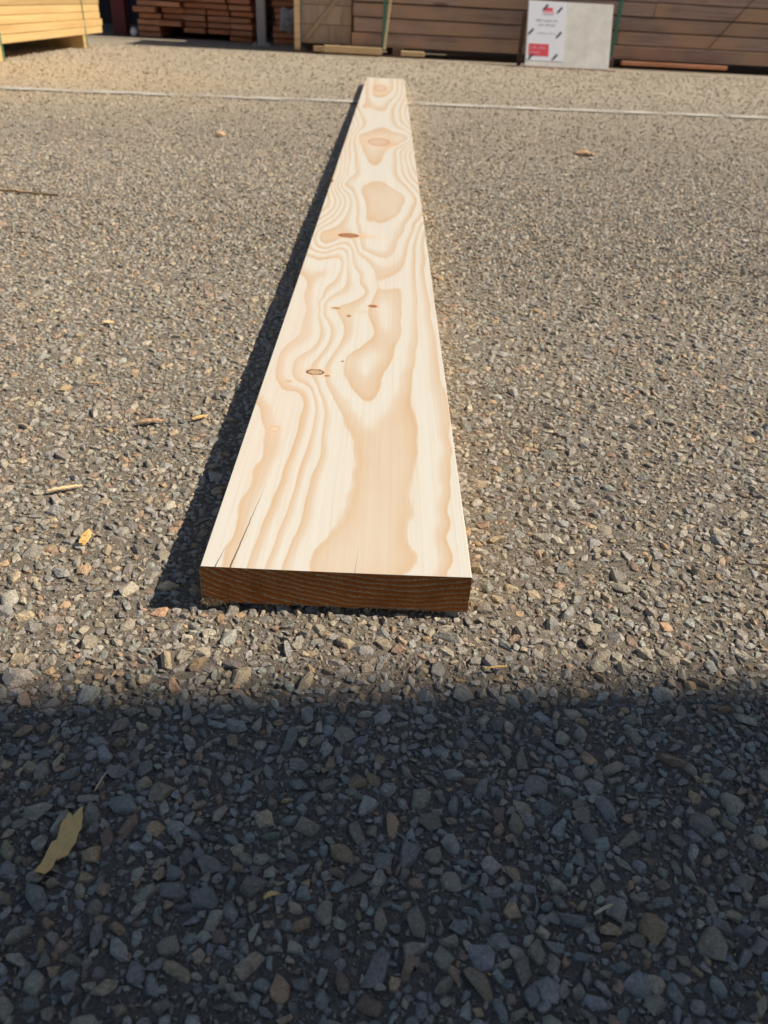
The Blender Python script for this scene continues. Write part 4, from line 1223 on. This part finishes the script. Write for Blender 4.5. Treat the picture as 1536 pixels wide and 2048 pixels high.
# ------------------------------------------------------------------ notice board
def notice():
    lean = math.radians(22)
    root = empty("notice_board", (1.545, 7.80, 0.012), 0.045)
    tag(root, "weathered white board with a printed notice leaning before the brown beams", "notice board")
    Rm = Matrix.Rotation(-lean, 4, 'X')
    W, Hh = 0.745, 0.515
    def part(name, x0, x1, z0, z1, t0, t1, mat, parent=root, bev=0.0):
        bm = bmesh.new()
        add_box(bm, x0, x1, -t1, -t0, z0, z1)
        if bev:
            bmesh.ops.bevel(bm, geom=bm.edges[:], offset=bev, segments=1, affect='EDGES')
        bmesh.ops.transform(bm, matrix=Rm, verts=bm.verts)
        return link_mesh(name, bm_mesh(name, bm), parent, mats=[MAT[mat]])
    panel = part("panel", -W / 2, W / 2, 0, Hh, -0.018, 0.0, 'panel', bev=0.002)
    x0, x1, z0, z1 = -W / 2 + 0.006, -W / 2 + 0.335, 0.045, Hh - 0.005
    paper = part("paper", x0, x1, z0, z1, 0.001, 0.0025, 'paper')
    pw, ph = x1 - x0, z1 - z0
    def on(name, a, b, c, d, mat, t=0.0035):
        return part(name, x0 + a * pw, x0 + b * pw, z0 + c * ph, z0 + d * ph, 0.0028, t, mat, paper)
    # red emblem at the top, and the red box at the foot
    on("emblem", 0.40, 0.64, 0.845, 0.90, 'ink_red')
    on("emblem", 0.40, 0.68, 0.80, 0.84, 'ink_pink')
    on("emblem", 0.38, 0.66, 0.775, 0.783, 'ink')
    on("red_box", 0.06, 0.60, 0.075, 0.285, 'ink_red')
    # lines of print, too blurred in the photograph to read: rows of small strokes
    r = random.Random(3)
    def text_row(a, b, c, h, mat, t=0.0035):
        bm = bmesh.new()
        x = x0 + a * pw
        end = x0 + b * pw
        while x < end:
            for _ in range(r.randint(3, 7)):
                if x > end: break
                hh = ph * h * r.choice((0.6, 0.6, 0.95))
                w = pw * 0.016
                add_box(bm, x, x + w, -t, -t + 0.0006, z0 + c * ph, z0 + c * ph + hh)
                if r.random() < .7:
                    zz = z0 + c * ph + hh * r.choice((0, .5))
                    add_box(bm, x + w + .0001, x + w * 1.9, -t, -t + 0.0006, zz, zz + hh * .28)
                x += w * 2.5
            x += pw * 0.03
        bmesh.ops.transform(bm, matrix=Rm, verts=bm.verts)
        link_mesh("print_row", bm_mesh("print_row", bm), paper, mats=[MAT[mat]])
    text_row(0.22, 0.76, 0.665, 0.042, 'ink')
    text_row(0.28, 0.72, 0.59, 0.042, 'ink')
    text_row(0.27, 0.75, 0.455, 0.035, 'ink')
    text_row(0.09, 0.50, 0.20, 0.045, 'ink_pink', 0.0045)
    text_row(0.09, 0.40, 0.12, 0.045, 'ink_pink', 0.0045)
    # black tape tabs that hold the paper, all slanting
    for (a, c) in ((0.45, 0.905), (0.83, 0.87), (0.10, 0.49), (0.85, 0.455), (0.13, 0.065), (0.78, 0.075)):
        bm = bmesh.new()
        add_box(bm, -0.008, 0.008, -0.006, -0.003, -0.027, 0.027)
        bmesh.ops.rotate(bm, verts=bm.verts, cent=(0, 0, 0), matrix=Matrix.Rotation(math.radians(42), 3, 'Y'))
        bmesh.ops.translate(bm, verts=bm.verts, vec=(x0 + a * pw, 0, z0 + c * ph))
        bmesh.ops.transform(bm, matrix=Rm, verts=bm.verts)
        link_mesh("tape_tab", bm_mesh("tape_tab", bm), paper, mats=[MAT['ink_black']])
    # timber feet the board stands on and leans against
    for x, w in ((-W / 2 - 0.012, 0.035), (W / 2 - 0.10, 0.035)):
        me = box_mesh("prop", w, 0.04, 0.40, 0.002)
        me.materials.append(MAT['browndark'])
        link_mesh("prop", me, root, loc=(x, 0.22, -0.011))
    me = box_mesh("foot_rail", W + 0.06, 0.09, 0.011, 0.001)
    me.materials.append(MAT['brown'])
    link_mesh("foot_rail", me, root, loc=(0.03, 0.03, -0.0125))
notice()

# ------------------------------------------------------------------ the building added unseen on the right so its corner shades the foreground
def blocker():
    root = empty("sun_blocker", (5.2, 0.795, 0), 0.0)
    tag(root, "grey clad building added unseen to the right so its corner shades the foreground", "blocker")
    bm = bmesh.new()
    add_box(bm, 0.02, 7.98, -7.98, -0.02, 0.0, 7.2)
    link_mesh("core", bm_mesh("core", bm), root, mats=[MAT['cladding']])
    bm = bmesh.new()
    y = -8.0
    while y < -0.05:
        add_box(bm, -0.015, 0.018, y, min(y + 0.16, -0.0), 0.25, 7.25)
        y += 0.25
    link_mesh("cladding", bm_mesh("cladding", bm), root, mats=[MAT['cladding']])
    bm = bmesh.new()
    add_box(bm, -0.05, 8.05, -8.05, 0.0, 7.252, 7.4)
    link_mesh("parapet", bm_mesh("parapet", bm), root, mats=[MAT['steel']])
blocker()
